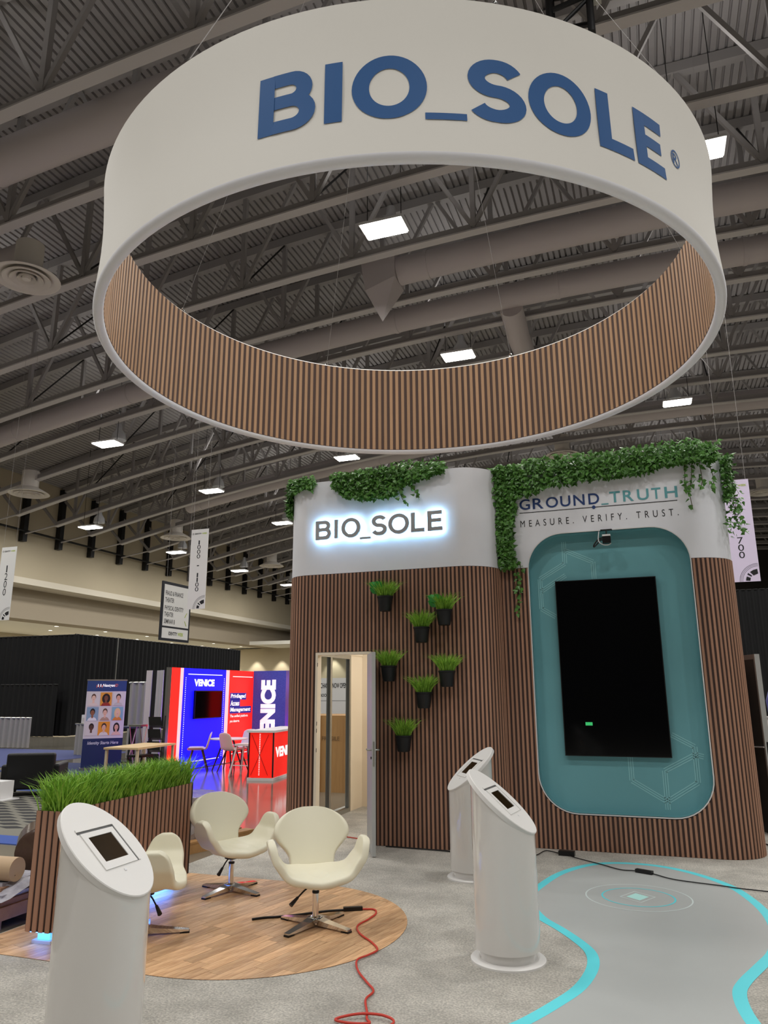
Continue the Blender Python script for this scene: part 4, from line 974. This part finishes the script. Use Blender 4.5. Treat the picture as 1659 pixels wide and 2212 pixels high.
# red counter
ct = thing('red_counter', 'red counter with white lettering in front of the lightbox wall', 'counter', (-7.13, 13.6, 0), R(8))
for a, b, nm, mm in (((-.5, 0, .06), (0, 1.9, .9), 'counter_body', red_p), ((-.52, -.02, 0), (.02, 1.92, .05), 'lit_plinth', white), ((-.54, -.04, .9), (.04, 1.94, .94), 'worktop', white)): MB().box(a, b).build(nm, mm, ct, False)
for x, y in ((-.5, 0), (0, 0)): MB().box((x-.012, y-.012, .06), (x+.012, y+.012, .9)).build('corner_profile', blackm, ct, False)
mb = MB()
for k in range(24): mb.box((-.29, -.006, .1+k*.033), (-.27, -.002, .116+k*.033))
o = mb.build('border_dots', whitetx, ct, False); o['kind'] = 'stuff'
for a, b in (((-.45, -.008, .1), (-.1, -.008, .86)), ((-.1, -.008, .1), (-.45, -.008, .86))): MB().bar(a, b, .006).build('cross_wire', blackm, ct, False)
letters('counter_lettering', 'VENICE', (.12, 1.3, .42, .62), lambda u, v, w: Vector((.004+w, u, v)), whitetx, ct, .06, world=False)
# café chairs, table, stool
def cafe(label, x, y, rz, s=1.02):
    t = thing('cafe_chair', label, 'chair', (x, y, 0), rz, 'white shell chairs at the round table'); t.scale = (s, s, s)
    def f(a, b):
        u = a*2-1
        if b < .5: k = b/.5; return (u*.22, -.21+.4*k, .45+.01*u*u+.05*abs(u)**3)
        k = (b-.5)/.5; return (u*(.22-.03*k), .19+.09*k-.03*u*u, .46+.36*k-.05*k*abs(u)**3)
    vs, fs = grid_mesh(f, 8, 12); o = MB().add(vs, fs).build('shell', shell_w, t, False, smooth=True); md = o.modifiers.new('t', 'SOLIDIFY'); md.thickness = .02; md = o.modifiers.new('s', 'SUBSURF'); md.levels = 1; md.render_levels = 1
    for sx in (-1, 1):
        for sy in (-1, 1): MB().tube([(sx*.12, sy*.1, .44), (sx*.24, sy*.23, 0)], [.02, .012], 6).build('leg', woodleg, t, False)
    return t
cafe('white shell chair left of the round table, before the blue wall', -9.6, 14.75, R(-60)); cafe('white shell chair with its back to the camera at the round table', -8.75, 14.85, R(160))
cafe('bluish shell chair behind the round table, in front of the red panel', -9.1, 15.95, R(0)); cafe('white shell chair right of the round table facing left', -8.35, 15.6, R(95))
tb = thing('round_table', 'small round white table between the shell chairs', 'table', (-9.1, 15.2, 0))
MB().lathe([(.42, .655), (.43, .66), (.43, .675), (.42, .68)], 32).build('table_top', white, tb, False)
for k in range(4): a = PI/4+k*PI/2; MB().tube([(.1*math.cos(a), .1*math.sin(a), .655), (.34*math.cos(a), .34*math.sin(a), 0)], [.022, .014], 6).build('leg', woodleg, tb, False)
st_ = thing('bar_stool', 'white bar stool with splayed legs beside the red counter', 'stool', (-8.1, 14.25, 0))
MB().box((-.18, -.18, .6), (.18, .18, .64)).build('seat', white, st_, False)
for sx in (-1, 1):
    for sy in (-1, 1): MB().bar((sx*.14, sy*.14, .6), (sx*.24, sy*.24, 0), .03).build('leg', white, st_, False)
MB().bar((-.2, -.2, .22), (.2, -.2, .22), .02).build('footrest', white, st_, False)
rk = thing('literature_rack', 'black wire literature rack before the red booth edge', 'rack', (-10.06, 13.8, 0))
for x in (-.16, .16): MB().tube([(x, 0, 0), (x, .12, 1.2)], .012, 6).build('upright', blackm, rk, False)
for z in (.25, .5, .75, 1.0): MB().add([(-.16, 0, z), (.16, 0, z), (.16, .12, z-.05), (-.16, .12, z-.05), (-.16, -.03, z+.18), (.16, -.03, z+.18)], [(0, 1, 2, 3), (0, 4, 5, 1)]).build('tray', blackm, rk, False)
fs_ = thing('folding_stool', 'pale folding stool beside the black literature rack', 'stool', (-10.45, 13.75, 0))
MB().box((-.15, -.12, .98), (.15, .12, 1.02)).build('seat', alu, fs_, False)
for sx in (-1, 1):
    for a, b in ((-.12, .15), (.12, -.15)): MB().tube([(sx*.13, a, .98), (sx*.15, b, 0)], .012, 6).build('leg', alu, fs_, False)

# ================================================================== PORTRAIT BANNER
pb_a = math.atan2(14.72-14.1, -11.62+12.2)
pb = thing('rollup_banner', 'navy roll-up banner with nine portrait squares behind the planter', 'banner', (-11.9, 14.42, 0), pb_a)
BW = .43
LP = lambda d: (lambda u, v, w: Vector((u, -d-w, v)))
MB().box((-BW, -.01, .04), (BW, .0, 1.97)).build('banner_sheet', mat('banner paper', (206, 206, 210), .6), pb, False)
MB().box((-BW-.01, -.015, 1.955), (BW+.01, .01, 1.985)).build('top_rail', alu, pb, False); MB().box((-BW-.02, -.08, 0), (BW+.02, .08, .06)).build('base_cassette', alu, pb, False)
MB().box((-BW, -.013, 1.72), (BW, -.0105, 1.955)).build('navy_header', navy, pb, False); MB().box((-BW, -.013, .06), (BW, -.0105, .68)).build('navy_footer', mat('dark navy print', (24, 42, 86), .6), pb, False)
letters('brand_text', 'Nextgen', (-.1, .16, 1.80, 1.885), LP(.0135), whitetx, pb, .01, world=False, slant=.2); letters('brand_text', 'ID', (.17, .23, 1.82, 1.885), LP(.0135), mat('orange red ink', (220, 110, 90), .6), pb, .01, world=False, slant=.2)
for i in range(5): MB().box((-.23+i*.028, -.0145, 1.80+.02*(i % 2)), (-.215+i*.028, -.013, 1.86+.02*(i % 2))).build('logo_bar', whitetx if i % 2 else MATS['orange red ink'], pb, False)
letters('slogan_text', 'Identity Starts Here', (-.33, .33, .53, .62), LP(.0135), mat('pale ink', (196, 202, 214), .6), pb, .02, world=False, slant=.15)
skins = [(222, 190, 170), (120, 76, 54), (212, 172, 146), (140, 92, 66), (222, 184, 160), (226, 190, 160), (84, 58, 48), (220, 180, 156), (214, 170, 144)]
hairs = [(90, 62, 46), (34, 24, 22), (42, 34, 30), (30, 26, 26), (92, 70, 52), (222, 196, 140), (40, 32, 30), (66, 48, 38), (34, 26, 26)]
bgs = [(206, 204, 202), (214, 150, 58), (206, 206, 202), (130, 160, 184), (206, 204, 200), (130, 178, 190), (208, 206, 206), (222, 150, 48), (206, 204, 208)]
tops = [(214, 202, 196), (150, 50, 40), (190, 194, 186), (220, 224, 228), (176, 148, 128), (214, 140, 60), (208, 206, 206), (216, 214, 210), (222, 190, 172)]
def ell(cx, cz, a, b, n=16): return [(cx+a*math.cos(2*PI*k/n), cz+b*math.sin(2*PI*k/n)) for k in range(n)]
for i in range(9):
    cx = -.27+.27*(i % 3); cz = 1.545-.325*(i//3); mb = MB(); hair_w = (.05, .09, .055, .055, .052, .07, .055, .056, .07)[i]
    def flat(P, d, m): mb.use(m).add([(u, -d, v) for u, v in P], [tuple(range(len(P)))])
    g = lambda n, c: mat('%s print %d' % (n, i), c, .7)
    flat([(cx-.125, cz-.15), (cx+.125, cz-.15), (cx+.125, cz+.15), (cx-.125, cz+.15)], .0135, g('portrait ground', bgs[i]))
    long_ = i in (1, 5, 8)
    flat(ell(cx, cz+(.01 if long_ else .045), hair_w, .115 if long_ else .075), .0138, g('hair', hairs[i]))
    flat([(cx-.105, cz-.15), (cx+.105, cz-.15), (cx+.075, cz-.095), (cx+.025, cz-.07), (cx-.025, cz-.07), (cx-.075, cz-.095)], .0141, g('top', tops[i]))
    flat([(cx-.022, cz-.09), (cx+.022, cz-.09), (cx+.02, cz), (cx-.02, cz)], .0143, g('skin', skins[i])); flat(ell(cx, cz+.02, .042, .06), .0145, g('skin', skins[i]))
    dk = g('hair', hairs[i])
    for sx in (-.016, .016): flat(ell(cx+sx, cz+.03, .006, .004, 8), .0147, dk)
    flat(ell(cx, cz-.008, .014, .004, 8), .0147, mat('lip print', (150, 70, 66), .7))
    mb.build('portrait', None, pb, False)
# ================================================================== MORE OF THE HALL FLOOR
tbw = thing('work_table', 'pale wooden table with light legs between the banner and the red booth', 'table', (-9.5, 12.65, 0), R(96))
MB().box((-.72, -.36, .65), (.68, .36, .685)).build('table_top', mat('maple top', (214, 186, 140), .5), tbw, False)
for x in (-.67, .63):
    for y in (-.32, .32): MB().box((x-.022, y-.022, 0), (x+.022, y+.022, .65)).build('leg', mat('pale leg', (206, 190, 160), .5), tbw, False)
hi = thing('dark_table', 'dark high table with a blue-black top behind the banner edge', 'table', (-12.55, 16.3, 0)); MB().box((-.35, -.3, .82), (.35, .3, .86)).build('table_top', mat('dark blue top', (52, 54, 84), .4), hi, False); MB().box((-.06, -.06, 0), (.06, .06, .82)).build('pedestal', blackm, hi, False); MB().box((-.3, -.25, 0), (.3, .25, .02)).build('foot', blackm, hi, False)
bs = thing('dark_stool', 'black backless stool frame under the pale wooden table', 'stool', (-9.75, 12.95, 0))
MB().box((-.18, -.18, .44), (.18, .18, .48)).build('seat', blackm, bs, False)
for sx in (-1, 1):
    for sy in (-1, 1): MB().box((sx*.16-.015, sy*.16-.015, 0), (sx*.16+.015, sy*.16+.015, .44)).build('leg', blackm, bs, False)
for sy in (-1, 1): MB().bar((-.16, sy*.16, .2), (.16, sy*.16, .2), .02).build('rung', blackm, bs, False)
wt = thing('water_table', 'small white table carrying the water dispenser', 'table', (-15.15, 17.9, 0)); MB().box((-.35, -.25, .82), (.35, .25, .85)).build('table_top', white, wt, False)
for sx in (-1, 1):
    for sy in (-1, 1): MB().box((sx*.32-.02, sy*.22-.02, 0), (sx*.32+.02, sy*.22+.02, .82)).build('leg', alu, wt, False)
wd = thing('water_dispenser', 'white water dispenser with a blue bottle left of the portrait banner', 'water dispenser', (-15.15, 17.8, .85))
MB().box((-.2, -.16, 0), (.2, .16, .24)).build('dispenser_body', white, wd, False); MB().box((-.16, -.17, .06), (.16, -.16, .16)).build('front_tray', steel, wd, False)
MB().lathe([(.05, .24), (.11, .28), (.11, .46), (.1, .48)], 18).build('bottle', crystal, wd, False, smooth=40)
ac = thing('armchair', 'black leather armchair seen from behind on the patterned rug', 'armchair', (-10.15, 10.65, .012), R(-150))
for a, b, nm in (((-.38, -.36, .1), (.38, .3, .36), 'seat_base'), ((-.38, .24, .1), (.38, .38, .68), 'backrest'), ((-.46, -.36, .1), (-.34, .34, .5), 'armrest'), ((.34, -.36, .1), (.46, .34, .5), 'armrest'), ((-.33, -.36, .36), (.33, .22, .44), 'seat_cushion')):
    o = MB().box(a, b).build(nm, leather_b, ac, False); md = o.modifiers.new('b', 'BEVEL'); md.width = .035; md.segments = 3
for sx in (-1, 1):
    for sy in (-1, 1): MB().tube([(sx*.36, sy*.3, .11), (sx*.38, sy*.31, 0)], [.03, .02], 8).build('leg', blackm, ac, False)
hb = thing('white_unit', 'white louvred unit on a flat base at the left edge by the armchair', 'appliance', (-10.0, 9.85, .012)); hb.scale = (.7, .7, .8); MB().box((-.4, -.25, 0), (.25, .25, .025)).build('base_board', white, hb, False); MB().box((-.32, -.2, .025), (.1, .2, .36)).build('unit_body', white, hb, False)
for k in range(9): MB().box((-.28, -.206, .07+k*.03), (.06, -.2, .08+k*.03)).build('louvre', steel_d, hb, False)
# packing material behind the planter
br = thing('wrapped_roll', 'brown plastic-wrapped roll standing behind the near end of the planter', 'roll', (-5.27, 5.6, 0))
MB().box((-.3, -.25, 0), (.45, .35, .1)).build('dark_crate', plastic, br, False)
q = Vector((-.68, .73, 0)); MB().tube([Vector((.02, .05, .30))-q*.02, Vector((.02, .05, .30)), Vector((.02, .05, .30))+q*.5], [.17, .2, .2], 24).build('roll_body', brownroll, br, False, smooth=40)
ps = thing('board_stack', 'stack of film-wrapped boards on a low pallet at the left edge', 'board stack', (-5.0, 4.95, 0))
for a, b, nm, mm in (((-.9, -.38, .06), (.42, .3, .15), 'pallet_deck', pinkpine), ((-.9, -.33, .15), (.40, .28, .19), 'board', pinkpine), ((-.9, -.30, .19), (.38, .26, .22), 'board', film), ((-.9, -.24, .22), (.30, .24, .25), 'board', pinkpine), ((-.9, -.2, .25), (.27, .2, .275), 'board', film)): MB().box(a, b).build(nm, mm, ps, False)
for y in (-.34, 0, .26): MB().box((-.9, y-.04, 0), (.4, y+.04, .06)).build('pallet_runner', pinkpine, ps, False)
rnd = random.Random(5); nu = 14
vs = [(-.45+.9*i/nu, -.37+.62*j/8, .16+.035*rnd.random()+.10*math.exp(-((j-4)/3)**2)) for j in range(9) for i in range(nu+1)]
MB().add(vs, [(j*(nu+1)+i, j*(nu+1)+i+1, (j+1)*(nu+1)+i+1, (j+1)*(nu+1)+i) for j in range(8) for i in range(nu)]).build('plastic_sheet', film, ps, False)
kr = thing('kraft_roll', 'fat beige kraft paper roll lying on the board stack', 'paper roll', (-5.0, 4.85, .276)); MB().tube([(-.7, -.1, .086), (.33, -.03, .086)], .085, 24).build('roll', kraft, kr, False, smooth=40)
MB().add([(-.7, -.2, .0), (.28, -.06, .0), (.34, -.05, .05), (-.7, -.22, .02)], [(0, 1, 2, 3)]).build('loose_sheet', plastic, kr, False)
pt = thing('shipping_pallet', 'pine pallet under a wrapped bundle between planter and chair', 'pallet', (-5.15, 7.75, 0), R(75))
for k in range(5): MB().box((-.6, -.5+k*.21, .1), (.6, -.36+k*.21, .12)).build('deck_board', pine, pt, False)
for y in (-.45, 0, .43): MB().box((-.6, y-.045, 0), (.6, y+.045, .1)).build('runner', pine, pt, False)
wb = thing('wrapped_bundle', 'bundle in crumpled stretch wrap on the pine pallet', 'bundle', (-5.15, 7.75, .12), R(75))
rnd = random.Random(8); vs = []; n = 28
for j, (z, s) in enumerate(((0, .96), (.06, 1.02), (.16, .98), (.27, 1.0), (.37, .94), (.41, .8))):
    for k in range(n): a = 2*PI*k/n; c_, s_ = math.cos(a), math.sin(a); e = (abs(c_)**6+abs(s_)**6)**(-1/6); vs.append((.5*s*e*c_+rnd.uniform(-.015, .015), .4*s*e*s_+rnd.uniform(-.015, .015), z+rnd.uniform(-.01, .01)*(j > 0)))
MB().add(vs, [(j*n+k, j*n+(k+1) % n, (j+1)*n+(k+1) % n, (j+1)*n+k) for j in range(5) for k in range(n)]+[tuple(5*n+k for k in range(n))]).build('wrap', wrap, wb, False)
# crate and board seen through the closet glazing
cr = thing('wooden_crate', 'plywood crate seen through the glass inside the open door', 'crate', (-5.75, 12.85, 0))
MB().box((-.3, -.5, 0), (.75, .6, 1.27)).build('crate_body', pine, cr, False)
for x in (-.3, .1, .65): MB().box((x, -.53, 0), (x+.1, -.5, 1.27)).build('batten', pine, cr, False)
letters('stencil', 'FRAGILE', (.22, .55, .85, .92), lambda u, v, w: Vector((u, -.505, v)), mat('faded ink', (128, 96, 62), .7), cr, .02, world=False)
sg = thing('notice_board', 'white printed board standing behind the crate, seen through the glass', 'sign board', (-6.1, 14.2, 0))
MB().box((-.9, -.02, 0), (.9, .02, 1.95)).build('board', white, sg, False); letters('notice_text', 'CHANGE NOW OPEN FOR 2027', (-.3, .55, 1.75, 1.85), lambda u, v, w: Vector((u, -.022, v)), ink, sg, .02, world=False); letters('notice_text', 'BOOK IT', (-.3, -.05, 1.58, 1.64), lambda u, v, w: Vector((u, -.022, v)), ink, sg, .02, world=False)
MB().box((-.3, -.023, 1.5), (.55, -.021, 1.505)).build('rule', ink, sg, False)

# ================================================================== HANGING BANNERS
def arcs(t, x1, z0, y, s, m):
    """machine-like arc graphic in the lower right corner"""
    for r, w in ((.42, .008), (.39, .006), (.36, .006)):
        P = []
        for k in range(13):
            a = PI/2+PI/2*k/12
            for rr in (r, r-w): P.append((min(x1-.02+rr*s*math.cos(a), x1), y, z0+rr*s*math.sin(a)))
        MB().add(P, [(2*k, 2*k+1, 2*k+3, 2*k+2) for k in range(12)]).build('arc_line', m, t)
    for a0, a1, r0, r1 in ((95, 130, .18, .29), (138, 146, .2, .3), (155, 175, .2, .29)):
        P = [(x1-.02+rr*s*math.cos(R(a)), y-.0005, z0+rr*s*math.sin(R(a))) for a, rr in ((a0, r0), (a0, r1), ((a0+a1)/2, r1), (a1, r1), (a1, r0))]
        MB().add(P, [tuple(range(5))]).build('gear_block', m, t)
def banner(label, x0, x1, y, z0, z1, txt, tint, xs=None):
    t = thing('hanging_banner', label, 'banner', ((x0+x1)/2, y, z0), 0, 'white hanging aisle banners'); w = x1-x0
    MB().box((x0, y, z0), (x1, y+.012, z1)).build('banner_sheet', tint, t)
    f = planeY(y-.002)
    letters('brand_text', 'IDENTITY', (x0+.2*w, x0+.6*w, z1-.17, z1-.12), f, ink, t, .03); letters('brand_text', 'WEEK', (x0+.62*w, x0+.92*w, z1-.17, z1-.12), f, lime, t, .03)
    c = ell(x0+.11*w, z1-.145, .028, .03); MB().add([(u, y-.002, v) for u, v in c]+[(x0+.11*w+(u-x0-.11*w)*.6, y-.002, z1-.145+(v-z1+.145)*.6) for u, v in c], [(k, (k+1) % 16, 16+(k+1) % 16, 16+k) for k in range(16)]).build('brand_mark', ink, t)
    top = z1-.36; n = len(txt); H_ = (top-(z0+.55))/n
    for i, ch in enumerate(txt):
        if ch == ' ': continue
        zc = top-H_*(i+.5); cx = (x0+x1)/2-.01
        if ch == '-': letters('digit', '-', (cx-.04, cx+.04, zc-.015, zc+.015), f, ink, t)
        else: letters('digit', ch, (cx-(.024 if ch == '1' else .062), cx+(.024 if ch == '1' else .062), zc-H_*.45, zc+H_*.45), f, ink, t, 0.)
    arcs(t, x1, z0, y-.003, w/.64, ink)
    for x in (x0+.06, x1-.06): MB().tube([(x, y, z1), (x, y, zb(x)+DEPTH+.12)], .004, 4).build('hang_wire', steel_d, t)
    return t
paper = mat('banner white', (226, 226, 222), .6); lil = mat('banner lilac', (226, 214, 240), .6)
banner('tall white hanging banner numbered 1000-1100 beside the black-framed sign', -13.67, -13.03, 20, 4.24, 6.81, '1000 - 1100', paper)
banner('white hanging banner numbered 1200 at the left edge', -20.5, -19.85, 19, 4.05, 6.52, ' 1200 ', paper)
banner('lilac-white hanging banner numbered 600-700 behind the ivy at the right edge', 1.92, 2.56, 19, 4.13, 6.6, '600 - 700', lil)
tsn = thing('theater_sign', 'black-framed hanging direction sign listing three theaters', 'sign', (-17, 24.2, 3.6))
MB().box((-17.06, 23.24, 3.59), (-17, 25.1, 5.79)).build('black_frame', mat('navy black frame', (22, 24, 34), .6), tsn)
MB().box((-17, 23.34, 4.13), (-16.992, 25.0, 5.68)).build('white_panel', paper, tsn); MB().box((-17, 23.34, 3.68), (-16.992, 25.0, 4.06)).build('white_panel', paper, tsn)
f = planeX(-16.99)
for tx, y1, z in (('FRAUD & FINANCE', 24.55, 5.28), ('THEATER', 23.98, 5.02), ('PHYSICAL IDENTITY', 24.62, 4.72), ('THEATER', 23.98, 4.48), ('SEMINAR B', 24.1, 4.22)): letters('sign_text', tx, (23.42, y1, z, z+.17), f, ink, tsn, .01)
letters('sign_text', 'IDENTITY', (23.75, 24.3, 3.8, 3.93), f, ink, tsn, .03); letters('sign_text', 'WEEK', (24.33, 24.7, 3.8, 3.93), f, lime, tsn, .03)
for z, s in ((4.62, 1), (4.3, -1)):
    MB().bar((-16.99, 24.85, z+.09*s), (-16.99, 24.72, z-.09*s if s > 0 else z-.09*s), .02).build('arrow', lime, tsn)
for y in (23.5, 24.85): MB().tube([(-17.03, y, 5.79), (-17.03, y, zb(-17)+DEPTH+.12)], .005, 4).build('hang_wire', steel_d, tsn)
# dark backdrop and white cabinet beyond the right tower
drape('tall_drape', 'black drape far behind the service door at the right edge', (1.0, 40), (30, 40), .02, 6.5, drape_b, seed=9, pole=blackm)
wc = thing('white_cabinet', 'white cabinet with packed goods at the right edge behind the door', 'cabinet', (2.6, 16, 0))
MB().box((-.7, -.3, 0), (.8, .3, 1.15)).build('cabinet_body', white, wc, False); MB().box((-.72, -.32, 1.15), (.82, .32, 1.18)).build('worktop', steel_d, wc, False)
pk = thing('packed_bag', 'blue and white packed goods on the white cabinet', 'bag', (2.2, 16, 1.18)); o = MB().lathe([(.05, 0), (.2, .02), (.22, .3), (.15, .5), (.05, .55)], 16).build('bag_body', mat('indigo bag', (62, 66, 130), .5), pk, False, smooth=60)
MB().tube(catmull([(-.15, -.1, .45), (-.05, -.12, .66), (.1, -.1, .66), (.18, -.1, .45)], 4), .02, 6).build('handle', white, pk, False)
MB().box((-.2, -.23, .1), (.2, -.2, .3)).build('label_strip', mat('pale label', (206, 196, 200), .6), pk, False)
